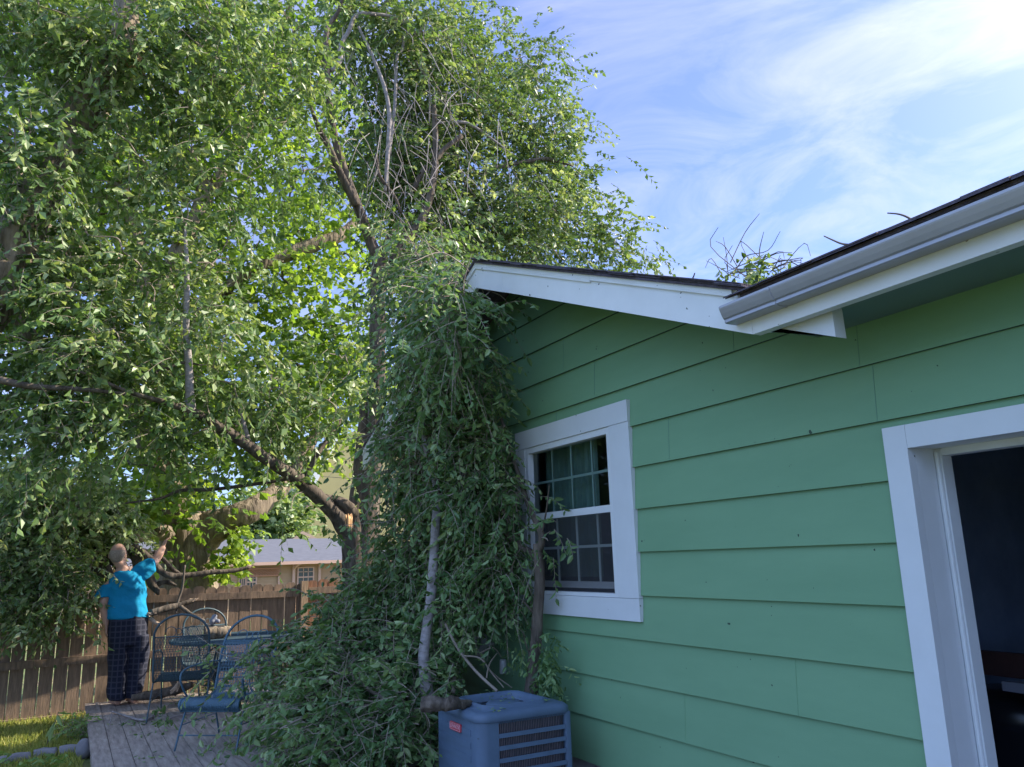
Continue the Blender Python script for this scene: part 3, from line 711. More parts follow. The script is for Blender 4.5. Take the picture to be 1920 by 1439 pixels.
# near corner post and left service panel (embossed)
def corner(mb, pts, z0, z1, t_=.006):
    mb.add([(x, y, z) for z in (z0, z1) for x, y in pts], [(i, i+1, len(pts)+i+1, len(pts)+i) for i in range(len(pts)-1)])
    mb.add([(x, y, z) for z in (z0, z1) for x, y in [(p[0]*(1)+0, p[1]) for p in pts]], [(i+1, i, len(pts)+i, len(pts)+i+1) for i in range(len(pts)-1)])
rr_ = .07; arc = [(AX0+rr_-rr_*math.cos(math.radians(a)), AY0+rr_-rr_*math.sin(math.radians(a))) for a in range(0, 91, 9)]
pl = [(AX0, AY1-.05), (AX0, AY1-.2), (AX0, AY0+.2)] + arc + [(AX0+.135, AY0), (AX0+.137, AY0+.015)]
c.add([(x, y, z) for z in (.08, AZ-.035) for x, y in pl], [(i, i+1, len(pl)+i+1, len(pl)+i) for i in range(len(pl)-1)])
for k in range(8):
    z = .12+k*.075
    c.box((AX0-.004, AY0+.12, z), (AX0+.001, AY1-.07, z+.035))
# posts right corner and louver slats front / right side
for x in (AX1-.03,): stack(c, [(.08, rrect(AX1-.05, AY0+.002, AX1-.001, AY0+.04, .015, 3)), (AZ-.035, rrect(AX1-.05, AY0+.002, AX1-.001, AY0+.04, .015, 3))])
for k in range(9):
    z = AZ-.135-k*.072
    if z < .1: break
    c.hexa([(AX0+.136, AY0-.002, z), (AX1-.051, AY0-.002, z), (AX1-.051, AY0+.02, z+.004), (AX0+.136, AY0+.02, z+.004), (AX0+.136, AY0+.001, z+.026), (AX1-.051, AY0+.001, z+.026), (AX1-.051, AY0+.021, z+.022), (AX0+.136, AY0+.021, z+.022)])
    c.box((AX1-.02, AY0+.041, z), (AX1-.0, AY1-.03, z+.024))
for x in np.arange(AX0+.14, AX1-.055, .0125): c.box((x, AY0+.004, AZ-.052), (x+.006, AY0+.012, AZ-.036))
c.build('cabinet', acm, ac)
cp = MB()
n_ = 6
def circ(cx_, cy_, r, N=28, a0=None):
    return [(cx_+r*math.cos(math.radians(a)), cy_+r*math.sin(math.radians(a))) for a in np.linspace(0, 360, N, endpoint=False)]
N = 4*(n_+1)
def rr2(d, r): 
    P = rrect(AX0-.012+d, AY0-.012+d, AX1+.012-d, AY1+.012-d, r, n_); return P
ccx, ccy = (AX0+AX1)/2, (AY0+AY1)/2
def circm(r):                     # circle sampled at the angles of the rounded square
    out = []
    for x, y in rr2(0, .09):
        a = math.atan2(y-ccy, x-ccx); out.append((ccx+r*math.cos(a), ccy+r*math.sin(a)))
    return out
lev = [(AZ-.038, rr2(.006, .08)), (AZ-.034, rr2(0, .09)), (AZ-.004, rr2(.002, .09)), (AZ+.014, rr2(.022, .075)), (AZ+.018, rr2(.05, .06)), (AZ+.018, circm(.308)), (AZ+.040, circm(.298)), (AZ+.042, circm(.284)), (AZ+.010, circm(.265)), (AZ-.025, circm(.25)), (AZ-.075, circm(.235))]
stack(cp, lev, cap=False)
cp.build('top_cover', acm, ac, smooth=True)
fn = MB(); stack(fn, [(AZ-.078, circm(.24)), (AZ-.08, circm(.01))], cap=False); fn.build('fan_well', acd, ac)
gr = MB()
for r in np.arange(.075, .25, .024):
    P_ = [(ccx+r*math.cos(a), ccy+r*math.sin(a), AZ-.012+.012*(1-r/.25)) for a in np.linspace(0, 2*math.pi, 33)]; gr.tube(P_, .0022, 4, cap=False)
for a in np.linspace(0, 2*math.pi, 8, endpoint=False): gr.tube([(ccx+.06*math.cos(a), ccy+.06*math.sin(a), AZ-.004), (ccx+.255*math.cos(a), ccy+.255*math.sin(a), AZ-.014)], .003, 4)
gr.build('fan_grille', acd, ac)
mt = MB(); stack(mt, [(AZ-.02, circ(ccx+.03, ccy+.03, .115)), (AZ+.0, circ(ccx+.03, ccy+.03, .12)), (AZ+.010, circ(ccx+.03, ccy+.03, .105)), (AZ+.012, circ(ccx+.03, ccy+.03, .02))]); mt.build('motor_cover', acm, ac, smooth=True)
bd = MB(); ba = PX(818, 1363, AX0); bb_ = PX(847, 1385, AX0)
y0_, y1_ = AY0+.25, AY0+.42; z0_, z1_ = AZ-.125, AZ-.075
P_ = [(y_, z_) for y_, z_ in rrect(y0_, z0_, y1_, z1_, .012, 4)]
bd.prism(P_, 0, AX0-.012, AX0-.003); Bd = bd.build('brand_badge', redm, ac)
bl = MB(); P2 = rrect(y0_+.006, z0_+.006, y1_-.006, z1_-.006, .008, 4); bl.tube([(AX0-.0125, y_, z_) for y_, z_ in P2+P2[:1]], .0016, 4, cap=False); bl.build('badge_border', redl, Bd)
cu_ = bpy.data.curves.new('t', 'FONT'); cu_.body = 'LENNOX'; cu_.size = .036; cu_.align_x = 'CENTER'; cu_.align_y = 'CENTER'; cu_.extrude = .0008
to = bpy.data.objects.new('t', cu_); COL.objects.link(to); dg = bpy.context.evaluated_depsgraph_get(); me = bpy.data.meshes.new_from_object(to.evaluated_get(dg)); bpy.data.objects.remove(to)
me.transform(Matrix(((0, 0, -1, AX0-.0125), (-1, 0, 0, (y0_+y1_)/2), (0, 1, 0, (z0_+z1_)/2), (0, 0, 0, 1)))); me.materials.append(redl); link(me, 'lettering', Bd)
g = MB(); stack(g, [(.03, rrect(AX0-.12, AY0-.12, AX1+.1, AY1+.1, .02, 2)), (.085, rrect(AX0-.12, AY0-.12, AX1+.1, AY1+.1, .02, 2))])
tag(g.build('concrete_pad', conc), 'grey concrete pad under the air conditioner', 'pad')

# ================================================================== DECK
DZ = H-1.46; DX0 = .275; DY1 = 10.72
deck = thing('wooden_deck', 'weathered grey wooden deck of long planks', 'deck', (DX0, 9, 0))
pk = MB(); x = DX0; i = 0
rg = random.Random(11)
while x < 3.1:
    w = .1405; d = rg.uniform(-.003, .003)
    y0 = 3.9 if x > 1.0 else 5.2
    dz1, dz2 = rg.uniform(-.003, .003), rg.uniform(-.003, .003); yb = rg.uniform(6, 9)
    for a, b in ((y0, yb), (yb+.004, DY1+rg.uniform(-.02, .02)-.03*(x-DX0))):
        pk.hexa([(x, a, DZ-.038+d), (x+w, a, DZ-.038+d), (x+w, b, DZ-.038+d), (x, b, DZ-.038+d), (x, a, DZ+dz1*.5), (x+w, a, DZ+dz2*.5), (x+w, b, DZ+dz2), (x, b, DZ+dz1)])
    x += .146
    if x > 2.1 and x < 2.2: pass
pk.build('planking', deckm, deck)
jo = MB()
jo.box((DX0+.02, 5.2, .0), (DX0+.055, DY1-.05, DZ-.04)); jo.box((DX0+.06, DY1-.14, 0), (3.0, DY1-.10, DZ-.042))
for y_ in np.arange(5.3, 10.5, .6): jo.box((DX0+.056, y_, .02), (3.0, y_+.04, DZ-.041))
jo.build('skirt_board', deckm, deck)

# ================================================================== FENCE
def FY(x): return 11.05 - .026*x
fence = thing('wooden_fence', 'weathered brown dog eared picket fence behind the deck', 'fence', (0, 11.05, 0))
pickL = MB(); pickR = MB(); x = -3.4; rg = random.Random(2)
PXp = 2.79
while x < 5.4:
    w = .137; gp_ = rg.choice([.004, .008, .010, .006, .013])
    y = FY(x)+.022; right = x > PXp-.02
    top = (1.418 if not right else 1.445)+rg.uniform(-.012, .012); lean = rg.uniform(-.006, .006)
    z0 = .0; c_ = .03
    prof = [(x, z0), (x+w, z0), (x+w+lean, top-c_), (x+w-c_+lean, top), (x+c_+lean, top), (x+lean, top-c_)]
    (pickR if right else pickL).prism([(a, b) for a, b in prof], 1, y, y+.016)
    x += w+gp_
pickL.build('pickets', fencem, fence); pickR.build('pickets', fencer, fence, ).__setitem__('label', 'redder brown fence pickets right of the post')
for (xa, xb, zz, hh) in ((-3.4, PXp-.06, 1.335, .085), (-3.4, PXp-.06, .68, .088), (-3.4, PXp-.06, .055, .095), (PXp+.06, 5.4, 1.36, .085), (PXp+.06, 5.4, .66, .085), (PXp+.06, 5.4, .06, .09)):
    b = MB(); n_s = 14; xs_ = np.linspace(xa, xb, n_s)
    P_ = np.array([(x_, FY(x_), zz-hh/2+.006*math.sin(x_*1.7)) for x_ in xs_])
    V = []
    for q in P_:
        V += [q+np.array([0, -.02, -hh/2]), q+np.array([0, .0205, -hh/2]), q+np.array([0, .0205, hh/2]), q+np.array([0, -.02, hh/2])]
    F = [(i*4+k, i*4+(k+1) % 4, (i+1)*4+(k+1) % 4, (i+1)*4+k) for i in range(n_s-1) for k in range(4)]+[(0, 1, 2, 3), tuple(range((n_s-1)*4, n_s*4))[::-1]]
    b.add(V, F); b.build('rail', fencem, fence)
for xp in (PXp, -2.05, 5.2):
    b = MB(); b.box((xp-.045, FY(xp)-.06, -.1), (xp+.045, FY(xp)+.02, 1.44 if xp == PXp else 1.30)); b.build('post', postm, fence)

# ================================================================== NEIGHBOURS
nb = thing('tan_house', 'tan sided house with blue grey roof beyond the fence', 'house', (9, 38, -.7))
w_ = MB(); z = -1.0
while z < H+.05:
    w_.add([(-6, 38-.02, z), (15, 38-.02, z), (15, 38, z+.13), (-6, 38, z+.13)], [(0, 1, 2, 3)]); w_.add([(-6, 38-.02, z), (15, 38-.02, z), (15, 38, z), (-6, 38, z)], [(3, 2, 1, 0)]); z += .13
w_.box((-6, 38.02, -1), (15, 38.1, H+.13)); w_.box((-6, 38.1, -1), (-5.9, 46, H+.13)); w_.box((14.9, 38.1, -1), (15, 46, H+.13)); w_.build('wall', tanm, nb)
r = MB()
e0, e1 = 37.5, H+.15
r.add([(-6.6, e0, e1), (15.6, e0, e1), (13, 42, e1+1.2), (-3, 42, e1+1.2), (15.6, 46.5, e1), (-6.6, 46.5, e1)], [(0, 1, 2, 3), (3, 2, 4, 5), (1, 4, 2), (0, 3, 5)])
r.build('roof', roofb, nb)
r = MB(); r.box((-6.6, 37.44, e1-.10), (15.6, 37.5, e1+.04)); r.box((-6.55, 37.5, e1-.10), (15.55, 38.0, e1-.08)); r.build('gutter', pinkm, nb)
r = MB(); r.add([(8.8, 43, e1), (14, 43, e1), (11.4, 45.5, e1+1.75), (14, 48, e1), (8.8, 48, e1)], [(0, 1, 2), (1, 3, 2), (3, 4, 2), (4, 0, 2)]); r.build('rear_roof', roofbr, nb)
r = MB(); r.box((11.2, 43.2, e1+.95), (11.7, 43.5, e1+1.15)); r.build('roof_vent', trim2, nb)
r = MB(); r.box((9.08, 37.85, -.7), (9.20, 37.93, e1-.05)); r.bar((9.14, 37.89, e1-.28), (9.3, 37.5, e1-.06), .1, .1); r.build('downspout', pinkm, nb)
def fwin(x0, x1, z0, z1):
    f = MB(); 
    f.box((x0-.06, 37.93, z0-.06), (x1+.06, 37.975, z0)); f.box((x0-.06, 37.93, z1), (x1+.06, 37.975, z1+.06)); f.box((x0-.06, 37.93, z0), (x0, 37.975, z1)); f.box((x1, 37.93, z0), (x1+.06, 37.975, z1))
    for q in (1, 2): f.box((x0+(x1-x0)*q/3-.015, 37.93, z0), (x0+(x1-x0)*q/3+.015, 37.955, z1))
    f.box((x0, 37.925, (z0+z1)/2-.03), (x1, 37.96, (z0+z1)/2+.03)); f.box((x0, 37.93, z0+(z1-z0)*.78), (x1, 37.955, z0+(z1-z0)*.78+.03))
    w = f.build('window', pinkm, nb); g_ = MB(); g_.box((x0, 37.957, z0), (x1, 37.97, z1)); g_.build('pane', winb, w)
fwin(9.38, 10.05, H-.95, H-.14); fwin(6.75, 6.98, H-.8, H-.18); fwin(7.08, 7.45, H-.95, H-.40)
r = MB()
x0, x1, z0, z1 = 7.12, 8.5, H-.42, H-.10
for q in np.arange(x0-.36, x1, .12):
    for s_ in (1, -1):
        a = (q, z0) if s_ > 0 else (q, z1); b = (q+.36, z1) if s_ > 0 else (q+.36, z0)
        ax_ = max(a[0], x0); bx_ = min(b[0], x1)
        if bx_ <= ax_: continue
        za = a[1]+(ax_-a[0])*(b[1]-a[1])/.36; zb = a[1]+(bx_-a[0])*(b[1]-a[1])/.36
        r.bar((ax_, 37.9, za), (bx_, 37.9, zb), .02, .035, up=(0, 1, 0.01))
r.bar((x0, 37.9, z0), (x1, 37.9, z0), .03, .05); r.bar((x0, 37.9, z1), (x1, 37.9, z1), .03, .05)
r.build('lattice', latt, nb)
for x0_, x1_, z1_ in ((8.44, 8.52, H-.4), (10.3, 10.42, e1-.1), (12.0, 12.08, e1-.1)):
    r = MB(); r.box((x0_, 37.9, -.7), (x1_, 37.97, z1_)); r.build('wall_trim', pinkm, nb)

bh = thing('beige_house', 'tall beige gable end glimpsed through leaves beside the trunk', 'house', (19, 60, -.7))
bm_ = MB(); a = PY(580, 925, 60); b = PY(632, 822, 60)
bm_.prism([(a[0], -.9), (24, -.9), (24, b[2]-1), (21, b[2]+1.6), (b[0], b[2]), (a[0], a[2])], 1, 60, 72); bm_.build('wall', tanb, bh)
bm_ = MB(); bm_.bar((a[0]-.2, 59.9, a[2]-.1), (b[0]-.1, 59.9, b[2]+.2), .2, .5); bm_.build('rake_board', trim2, bh)

up_ = MB(); a = PY(573, 1010, 58)
up_.tube([(a[0], 58, -.8), (a[0], 58, 9.6)], [.15, .11], 8); up_.box((a[0]-1.1, 57.9, 8.8), (a[0]+1.1, 58.1, 8.95))
tag(up_.build('utility_pole', bark), 'thin grey utility pole standing far behind the tan house', 'pole')

# ================================================================== TREES
trees_rng = np.random.default_rng(21)
def free_of_house(P):
    """keeps foliage outside the house body, above its roofs"""
    P = np.asarray(P); x, y, z = P[..., 0], P[..., 1], P[..., 2]
    rk = np.where(y < YP, ZR+RS*(y-YC), ZR+RS*(2*YP-YC-y))
    inside = (x > 3.20) & (y < 8.3) & (z < np.where(y > YC, rk+.32, ZR+.3+.41*(x-FX)))
    strip = (x > 2.72) & (x <= 3.20) & (y < 8.6) & (z > rk-.05) & (z < rk+.27)
    gap = (x > 2.8) & (y > 5.7) & (y < 7.0) & (z > .6) & (z < 1.02)      # bare corner round the pipe and the sensor
    return ~(inside | strip | gap) & (z > 0.03)

# ---- big maple behind the fence
mp_ = thing('maple_tree', 'huge maple with furrowed forked trunk and bright leaves behind the fence', 'tree', (1.9, 13.6, 0))
tk = MB(); Yt = 13.6; skel = []
skel.append(limb(tk, pyl([(352, 1180, Yt), (350, 1120, Yt), (348, 1060, Yt), (345, 1010, Yt), (335, 960, Yt), (322, 900, Yt), (310, 800, Yt), (300, 690, Yt), (290, 600, Yt)]), [.62, .47, .40, .40, .36, .30, .24, .2, .17], 22, 8, .10, seed=3))
tk.build('trunk', bark_big, mp_, smooth=True)
lb = MB()
skel.append(limb(lb, pyl([(360, 1040, Yt), (385, 1000, Yt-.1), (425, 978, Yt-.3), (475, 955, Yt-.4), (540, 900, Yt), (600, 800, Yt+.4)]), [.30, .30, .24, .19, .13, .08], 16, 7, .12, seed=5))
lb.build('limb', bark_big, mp_, smooth=True)
for path, rad in (([(325, 930, 13.5), (290, 880, 13.2), (265, 800, 13), (240, 700, 13), (200, 600, 12.6)], [.2, .16, .13, .10, .07]),
                  ([(290, 610, 13.6), (330, 480, 13.8), (375, 400, 14), (380, 330, 14), (330, 290, 14.2), (290, 200, 14.2)], [.16, .14, .17, .14, .10, .06]),
                  ([(298, 690, 13.6), (350, 620, 14), (450, 520, 14), (560, 470, 14), (640, 440, 14), (680, 400, 14.3)], [.15, .12, .11, .14, .12, .06]),
                  ([(330, 1000, 13.5), (280, 1000, 12.8), (220, 1010, 12.2), (170, 1000, 12)], [.12, .12, .09, .05]),
                  ([(290, 600, 13.6), (240, 500, 13.4), (170, 480, 13.2), (80, 420, 13), (20, 300, 13)], [.15, .12, .12, .1, .07]),
                  ([(285, 600, 13.6), (250, 420, 14.2), (200, 250, 14.5), (180, 60, 15), (170, -80, 15)], [.15, .12, .1, .08, .06]),
                  ([(380, 380, 14), (460, 250, 14.5), (520, 100, 15), (560, -60, 15)], [.12, .1, .08, .05])):
    l_ = MB(); skel.append(limb(l_, pyl(path), rad, 10, 6, .12, seed=8)); l_.build('limb', bark_big, mp_, smooth=True)
blobs = [(100, 60, 15, 230, 150, 1.6), (330, 60, 15, 200, 160, 1.6), (540, 80, 15, 170, 160, 1.6), (120, 300, 14.5, 220, 150, 1.6), (360, 330, 15, 200, 130, 1.5),
         (560, 320, 15, 150, 130, 1.4), (620, 560, 14.5, 120, 150, 1.4), (500, 560, 14.5, 130, 110, 1.4), (330, 540, 14.8, 170, 110, 1.3), (120, 560, 14, 190, 120, 1.4), (640, 700, 14.5, 80, 90, 1.0, 2.6), (590, 640, 14.5, 80, 80, .8, 1.6),
         (200, 720, 13.5, 200, 100, 1.3), (420, 720, 14.5, 160, 110, 1.2), (60, 850, 13.2, 150, 110, 1.2), (250, 880, 12.8, 160, 70, .8), (520, 790, 14.5, 110, 90, 1.0),
         (430, 890, 14.5, 90, 45, .7), (540, 700, 15, 80, 80, 1.0), (670, 440, 15, 80, 120, 1.0)]
cen = sample_blobs(trees_rng, blobs, 262)
lm, tm = foliage(trees_rng, cen, 15, 11, .14, tl=.65, spread=.36, droop=.3, ratio=.85, hang=.1)
lm.build('crown', maple, mp_, tint=True)
connect(tm, trees_rng, np.concatenate(skel), cen, .03, .006, 4, maxd=4.5); tm.build('twigs', twig_dk, mp_)
# low bright maple sprays right of the trunk
cen = sample_blobs(trees_rng, [(446, 1008, 13.0, 14, 32, .25), (425, 1062, 12.9, 14, 16, .2), (465, 985, 13.2, 26, 8, .25), (255, 950, 12.8, 40, 20, .3)], 15)
lm, tm = foliage(trees_rng, cen, 12, 8, .10, tl=.22, spread=.09, droop=.4, ratio=.85, hang=.3, tone=.2)
lm.build('lower_foliage', maple, mp_, tint=True); connect(tm, trees_rng, np.concatenate(skel), cen, .02, .005, 4, maxd=3); tm.build('lower_twigs', twig_dk, mp_)

# ---- distant trees
def far_tree(name, label, px, py, Y, rx, ry, n, rad=.12, tone=0):
    b = PY(px, py, Y); t_ = thing(name, label, 'tree', (b[0], Y, -.7), group='distant trees beyond the houses')
    k = MB(); limb(k, [(b[0], Y, -.9), (b[0]+.1, Y, b[2]*.5), tuple(b)], [.25, .2, .1], 8, 5); k.build('trunk', bark, t_)
    cen = sample_blobs(trees_rng, [(px, py, Y, rx, ry, 2.0)], n)
    lm, tm = foliage(trees_rng, cen, 16, 7, .34, tl=1.0, spread=.7, droop=.2, ratio=.8, hang=.1, tone=tone)
    lm.build('crown', elm, t_, tint=True)
far_tree('distant_tree', 'grey green tree rising behind the left end of the tan house roof', 510, 975, 48, 50, 45, 60)
far_tree('distant_tree', 'low dark tree far behind the right of the tan house roof', 640, 985, 70, 60, 22, 40)
far_tree('distant_tree', 'tree far off at the left edge behind the fence', 40, 1010, 45, 130, 60, 110)
far_tree('distant_tree', 'tree far off behind the big maple trunk', 300, 990, 60, 120, 45, 80)

# ---- broken elm between deck and fence
el = thing('elm_tree', 'storm broken dark barked elm at the house corner with snapped stubs', 'tree', (3.25, 9.5, 0))
tk = MB(); Y = 9.5; sk = []
base_ = PY(684, 1325, Y); base_[2] = 0
sk.append(limb(tk, [base_-np.array([0, 0, .1])]+pyl([(682, 1220, Y), (680, 1100, Y), (682, 1020, Y), (688, 940, Y), (697, 860, Y), (704, 780, Y), (707, 700, Y), (708, 600, Y), (710, 520, Y), (711, 480, Y)]),
               [.26, .24, .20, .20, .155, .135, .12, .105, .10, .095, .095], 18, 7, .12, seed=11))
sk.append(limb(tk, pyl([(668, 1100, Y-.05), (664, 1030, Y-.05), (668, 960, Y-.02), (676, 880, Y), (682, 800, Y+.05), (684, 740, Y+.1)]), [.16, .15, .11, .09, .075, .05], 14, 6, .12, seed=12))
tk.build('trunk', bark, el, smooth=True)
limbs = [([(711, 485, Y), (697, 458, Y), (679, 408, Y), (647, 325, Y), (629, 263, Y), (620, 217, Y), (614, 144, Y), (612, 61, Y), (634, 22, Y), (650, -30, Y)], [.09, .072, .066, .058, .05, .046, .04, .036, .028, .02], bark),
         ([(668, 385, Y-.06), (640, 330, Y-.12), (618, 280, Y-.14), (598, 240, Y-.16), (578, 190, Y-.2)], [.06, .05, .042, .035, .015], bark),
         ([(711, 500, Y+.0), (726, 458, Y-.05), (742, 433, Y-.1)], [.07, .055, .038], bark),
         ([(700, 600, Y+.1), (740, 480, Y+.1), (777, 433, Y+.1), (798, 397, Y+.1), (809, 354, Y+.1), (816, 307, Y+.1), (816, 253, Y+.1), (813, 198, Y+.1)], [.05, .052, .058, .058, .054, .05, .042, .036], bark),
         ([(814, 305, Y+.1), (835, 278, Y+.05), (866, 255, Y)], [.042, .036, .034], bark),
         ([(777, 355, Y+.2), (785, 335, Y+.2), (798, 312, Y+.2)], [.04, .036, .03], bark),
         ([(621, 134, Y), (638, 112, Y), (638, 87, Y), (654, 58, Y), (668, 29, Y), (704, 27, Y), (740, 34, Y), (748, 50, Y)], [.034, .034, .03, .03, .03, .026, .024, .01], bark_pale),
         ([(672, 50, Y), (694, 97, Y), (719, 159, Y), (730, 217, Y), (726, 300, Y), (722, 360, Y)], [.016, .022, .028, .030, .032, .02], bark_pale),
         ([(757, 22, Y+.2), (755, 90, Y+.2), (744, 108, Y+.2), (740, 202, Y+.2), (730, 290, Y+.2)], [.015, .02, .022, .024, .02], bark_pale),
         ([(777, 112, Y+.3), (798, 144, Y+.3), (805, 159, Y+.3), (805, 235, Y+.3)], [.015, .017, .016, .010], bark_pale),
         ([(690, 20, 11), (720, 25, 11), (766, 65, 11), (812, 108, 11), (870, 162, 11), (921, 188, 11), (957, 217, 11), (1010, 250, 11)], [.05, .06, .065, .07, .08, .06, .05, .03], bark),
         ([(892, 328, 10), (935, 314, 10), (1007, 300, 10), (1033, 300, 10), (1075, 312, 10)], [.02, .03, .034, .035, .012], bark),
         ([(820, 231, 9.8), (874, 231, 9.8), (921, 260, 9.8), (960, 290, 9.8)], [.02, .026, .02, .01], bark_pale),
         ([(705, 290, Y), (712, 330, Y), (740, 370, Y), (752, 400, Y)], [.02, .025, .025, .02], bark),
         ([(862, 240, 9.9), (858, 300, 9.9), (870, 340, 9.9), (890, 368, 9.9)], [.012, .018, .016, .012], twig_dk)]
big = [([(668, 1020, Y), (645, 985, Y-.05), (620, 955, Y-.1), (560, 900, Y-.3), (510, 868, Y-.5), (450, 825, Y-.7), (400, 795, Y-.8), (360, 772, Y-.9), (300, 752, Y-1.0), (240, 735, Y-1.1), (170, 705, Y-1.2), (125, 688, Y-1.2)],
        [.13, .115, .09, .078, .068, .06, .052, .045, .026, .02, .015, .009], bark),
       ([(672, 975, Y-.05), (645, 945, Y-.1), (610, 935, Y-.1), (585, 925, Y-.2), (560, 898, Y-.3)], [.09, .07, .055, .05, .04], bark),
       ([(359, 772, Y-.9), (356, 740, Y-.9), (354, 690, Y-.9), (349, 620, Y-.9), (350, 560, Y-.9), (350, 500, Y-.9), (347, 430, Y-.9)], [.05, .045, .04, .036, .032, .026, .015], bark_pale),
       ([(467, 838, Y-.6), (455, 790, Y-.6), (448, 760, Y-.6)], [.035, .03, .02], bark_pale),
       ([(-20, 708, 8.3), (60, 725, 8.3), (150, 730, 8.3), (245, 740, 8.4)], [.035, .03, .022, .015], bark),
       ([(245, 700, 8.6), (300, 695, 8.6), (345, 680, 8.6), (375, 685, 8.6)], [.01, .014, .015, .008], bark),
       ([(235, 944, 9.3), (300, 935, 9.3), (340, 920, 9.3), (400, 918, 9.3), (500, 905, 9.3), (560, 895, 9.2)], [.01, .014, .02, .02, .02, .02], bark),
       ([(645, 780, Y), (610, 830, Y-.2), (585, 870, Y-.3), (572, 900, Y-.3)], [.02, .025, .03, .03], bark)]
for path, rad, mt_ in limbs+big:
    l_ = MB(); sk.append(limb(l_, pyl(path), rad, 10, 6, .10, seed=len(sk))); l_.build('limb', mt_, el, smooth=True)
# torn wood at the limb crotch
tw_ = MB(); c = PY(655, 970, Y-.22)
for k in range(9):
    a = c+trees_rng.normal(0, .02, 3); tw_.tube([a+np.array([0, 0, .05])*trees_rng.uniform(.5, 1.3), a, a-np.array([0, 0, .10])*trees_rng.uniform(.6, 1.3)], [.004, .014, .004], 5)
tw_.build('torn_wood', torn, el)
blobsA = [(770, 500, 9.3, 50, 50, .4), (700, 60, 10.2, 140, 90, 1.0), (860, 60, 10.5, 90, 90, .8), (800, 190, 10.6, 130, 110, .9), (950, 150, 11, 65, 55, .7), (1000, 130, 11, 48, 50, .5), (940, 270, 10.8, 120, 80, .9),
          (1025, 300, 10.6, 62, 90, .6), (900, 400, 10.4, 120, 75, .8), (1030, 420, 10.3, 75, 55, .6), (1110, 450, 10.2, 60, 40, .5), (1165, 490, 10.2, 40, 26, .3), (760, 330, 10.6, 90, 110, .6), (990, 480, 10, 130, 22, .5),
          (830, 480, 9.9, 90, 70, .5), (1085, 365, 10.6, 25, 40, .3), ]
cen = sample_blobs(trees_rng, blobsA, 300)
cen = cen[free_of_house(cen-np.array([0, 0, .3]))]
lm, tm = foliage(trees_rng, cen, 15, 13, .088, tl=.5, spread=.26, droop=.6, ratio=.62, hang=.15, keep=free_of_house)
lm.build('crown', elm, el, tint=True)
connect(tm, trees_rng, np.concatenate(sk), cen, .018, .004, 4); tm.build('twigs', twigm, el)
# bare pale twigs hanging in the broken top
bt = MB()
for k in range(170):
    px, py = trees_rng.normal(770, 85), trees_rng.uniform(30, 400); a = PY(px, py, trees_rng.uniform(8.9, 10.0)); L = trees_rng.uniform(.25, .9)
    d = nrm(trees_rng.normal(size=3)*np.array([.5, .5, .3])+np.array([.15, 0, -.7])); b = a+d*L*.5+trees_rng.normal(0, .04, 3); c = b+(d+np.array([0, 0, -.6]))*L*.4+trees_rng.normal(0, .05, 3)
    Q, R = smoothpath([a, b, c], 4, [.0065, .0045, .0022]); bt.tube(Q, R, 4, cap=False)
bt.build('bare_twigs', bark_pale, el)
# near hanging left half of the elm crown
blobsD = [(60, 80, 8.8, 130, 110, .8), (220, 90, 8.6, 130, 110, .8), (400, 100, 8.7, 130, 120, .8), (540, 130, 9, 90, 120, .7), (60, 290, 8.8, 110, 110, .8), (220, 300, 8.8, 120, 110, .8),
          (400, 290, 8.9, 110, 120, .7), (530, 300, 9.3, 60, 60, .5, .7), (60, 500, 9, 110, 120, .8), (200, 520, 8.8, 120, 110, .7), (370, 500, 9, 110, 130, .7), (60, 690, 9, 120, 90, .7),
          (230, 680, 8.8, 130, 80, .6), (390, 660, 8.8, 90, 100, .5), (80, 820, 9.2, 140, 80, .7), (250, 800, 9, 120, 60, .6), (420, 820, 9.1, 90, 40, .5), (500, 760, 9.2, 70, 80, .4, .8), (590, 800, 9.3, 60, 80, .4, .8), (520, 560, 9.4, 30, 60, .3, .6), (640, 690, 9.2, 38, 60, .25, .9), (630, 800, 9.1, 38, 50, .25, .8), (520, 950, 9.2, 50, 25, .2, .5),
          ]
cen = sample_blobs(trees_rng, blobsD, 345)
lm, tm = foliage(trees_rng, cen, 9, 13, .088, tl=.45, spread=.22, droop=.65, ratio=.62, hang=.25)
lm.build('hanging_crown', elm, el, tint=True)
connect(tm, trees_rng, np.concatenate(sk), cen, .016, .004, 4, maxd=2.8); tm.build('hanging_twigs', twigm, el)

# ---- second big trunk at the upper left with its torn limb
lt = thing('leaning_tree', 'thick rough barked leaning trunk at the upper left with torn orange wood', 'tree', (-1.9, 9.6, 0))
tk = MB(); Y = 8.9
b0 = PY(-260, 1250, Y); b0[2] = -.1
sk2 = limb(tk, [b0]+pyl([(-160, 900, Y), (-60, 620, Y), (10, 500, Y), (45, 420, Y), (85, 330, Y), (140, 230, Y), (200, 130, Y), (232, 50, Y), (245, -60, Y)]), [.40, .30, .26, .23, .20, .175, .165, .15, .14, .12], 18, 8, .16, seed=31)
tk.build('trunk', bark_big, lt, smooth=True)
tw_ = MB(); c = PY(252, 122, Y-.2)
for k in range(26):
    a = c+trees_rng.normal(0, .05, 3)*np.array([1.2, .6, 1]); d = nrm(np.array([.5, 0, -1.0])+trees_rng.normal(0, .25, 3)); L = trees_rng.uniform(.10, .26)
    tw_.tube([a-d*L*.5, a, a+d*L*.6], [.01, .022, .004], 5)
tw_.build('torn_wood', torn, lt)
l_ = MB(); limb(l_, pyl([(60, 640, 9.7), (20, 560, 9.7), (40, 500, 9.7), (90, 470, 9.9), (150, 500, 10), (200, 560, 10)]), [.08, .10, .09, .07, .06, .04], 10, 6, .12, seed=5); l_.build('limb', bark_big, lt, smooth=True)

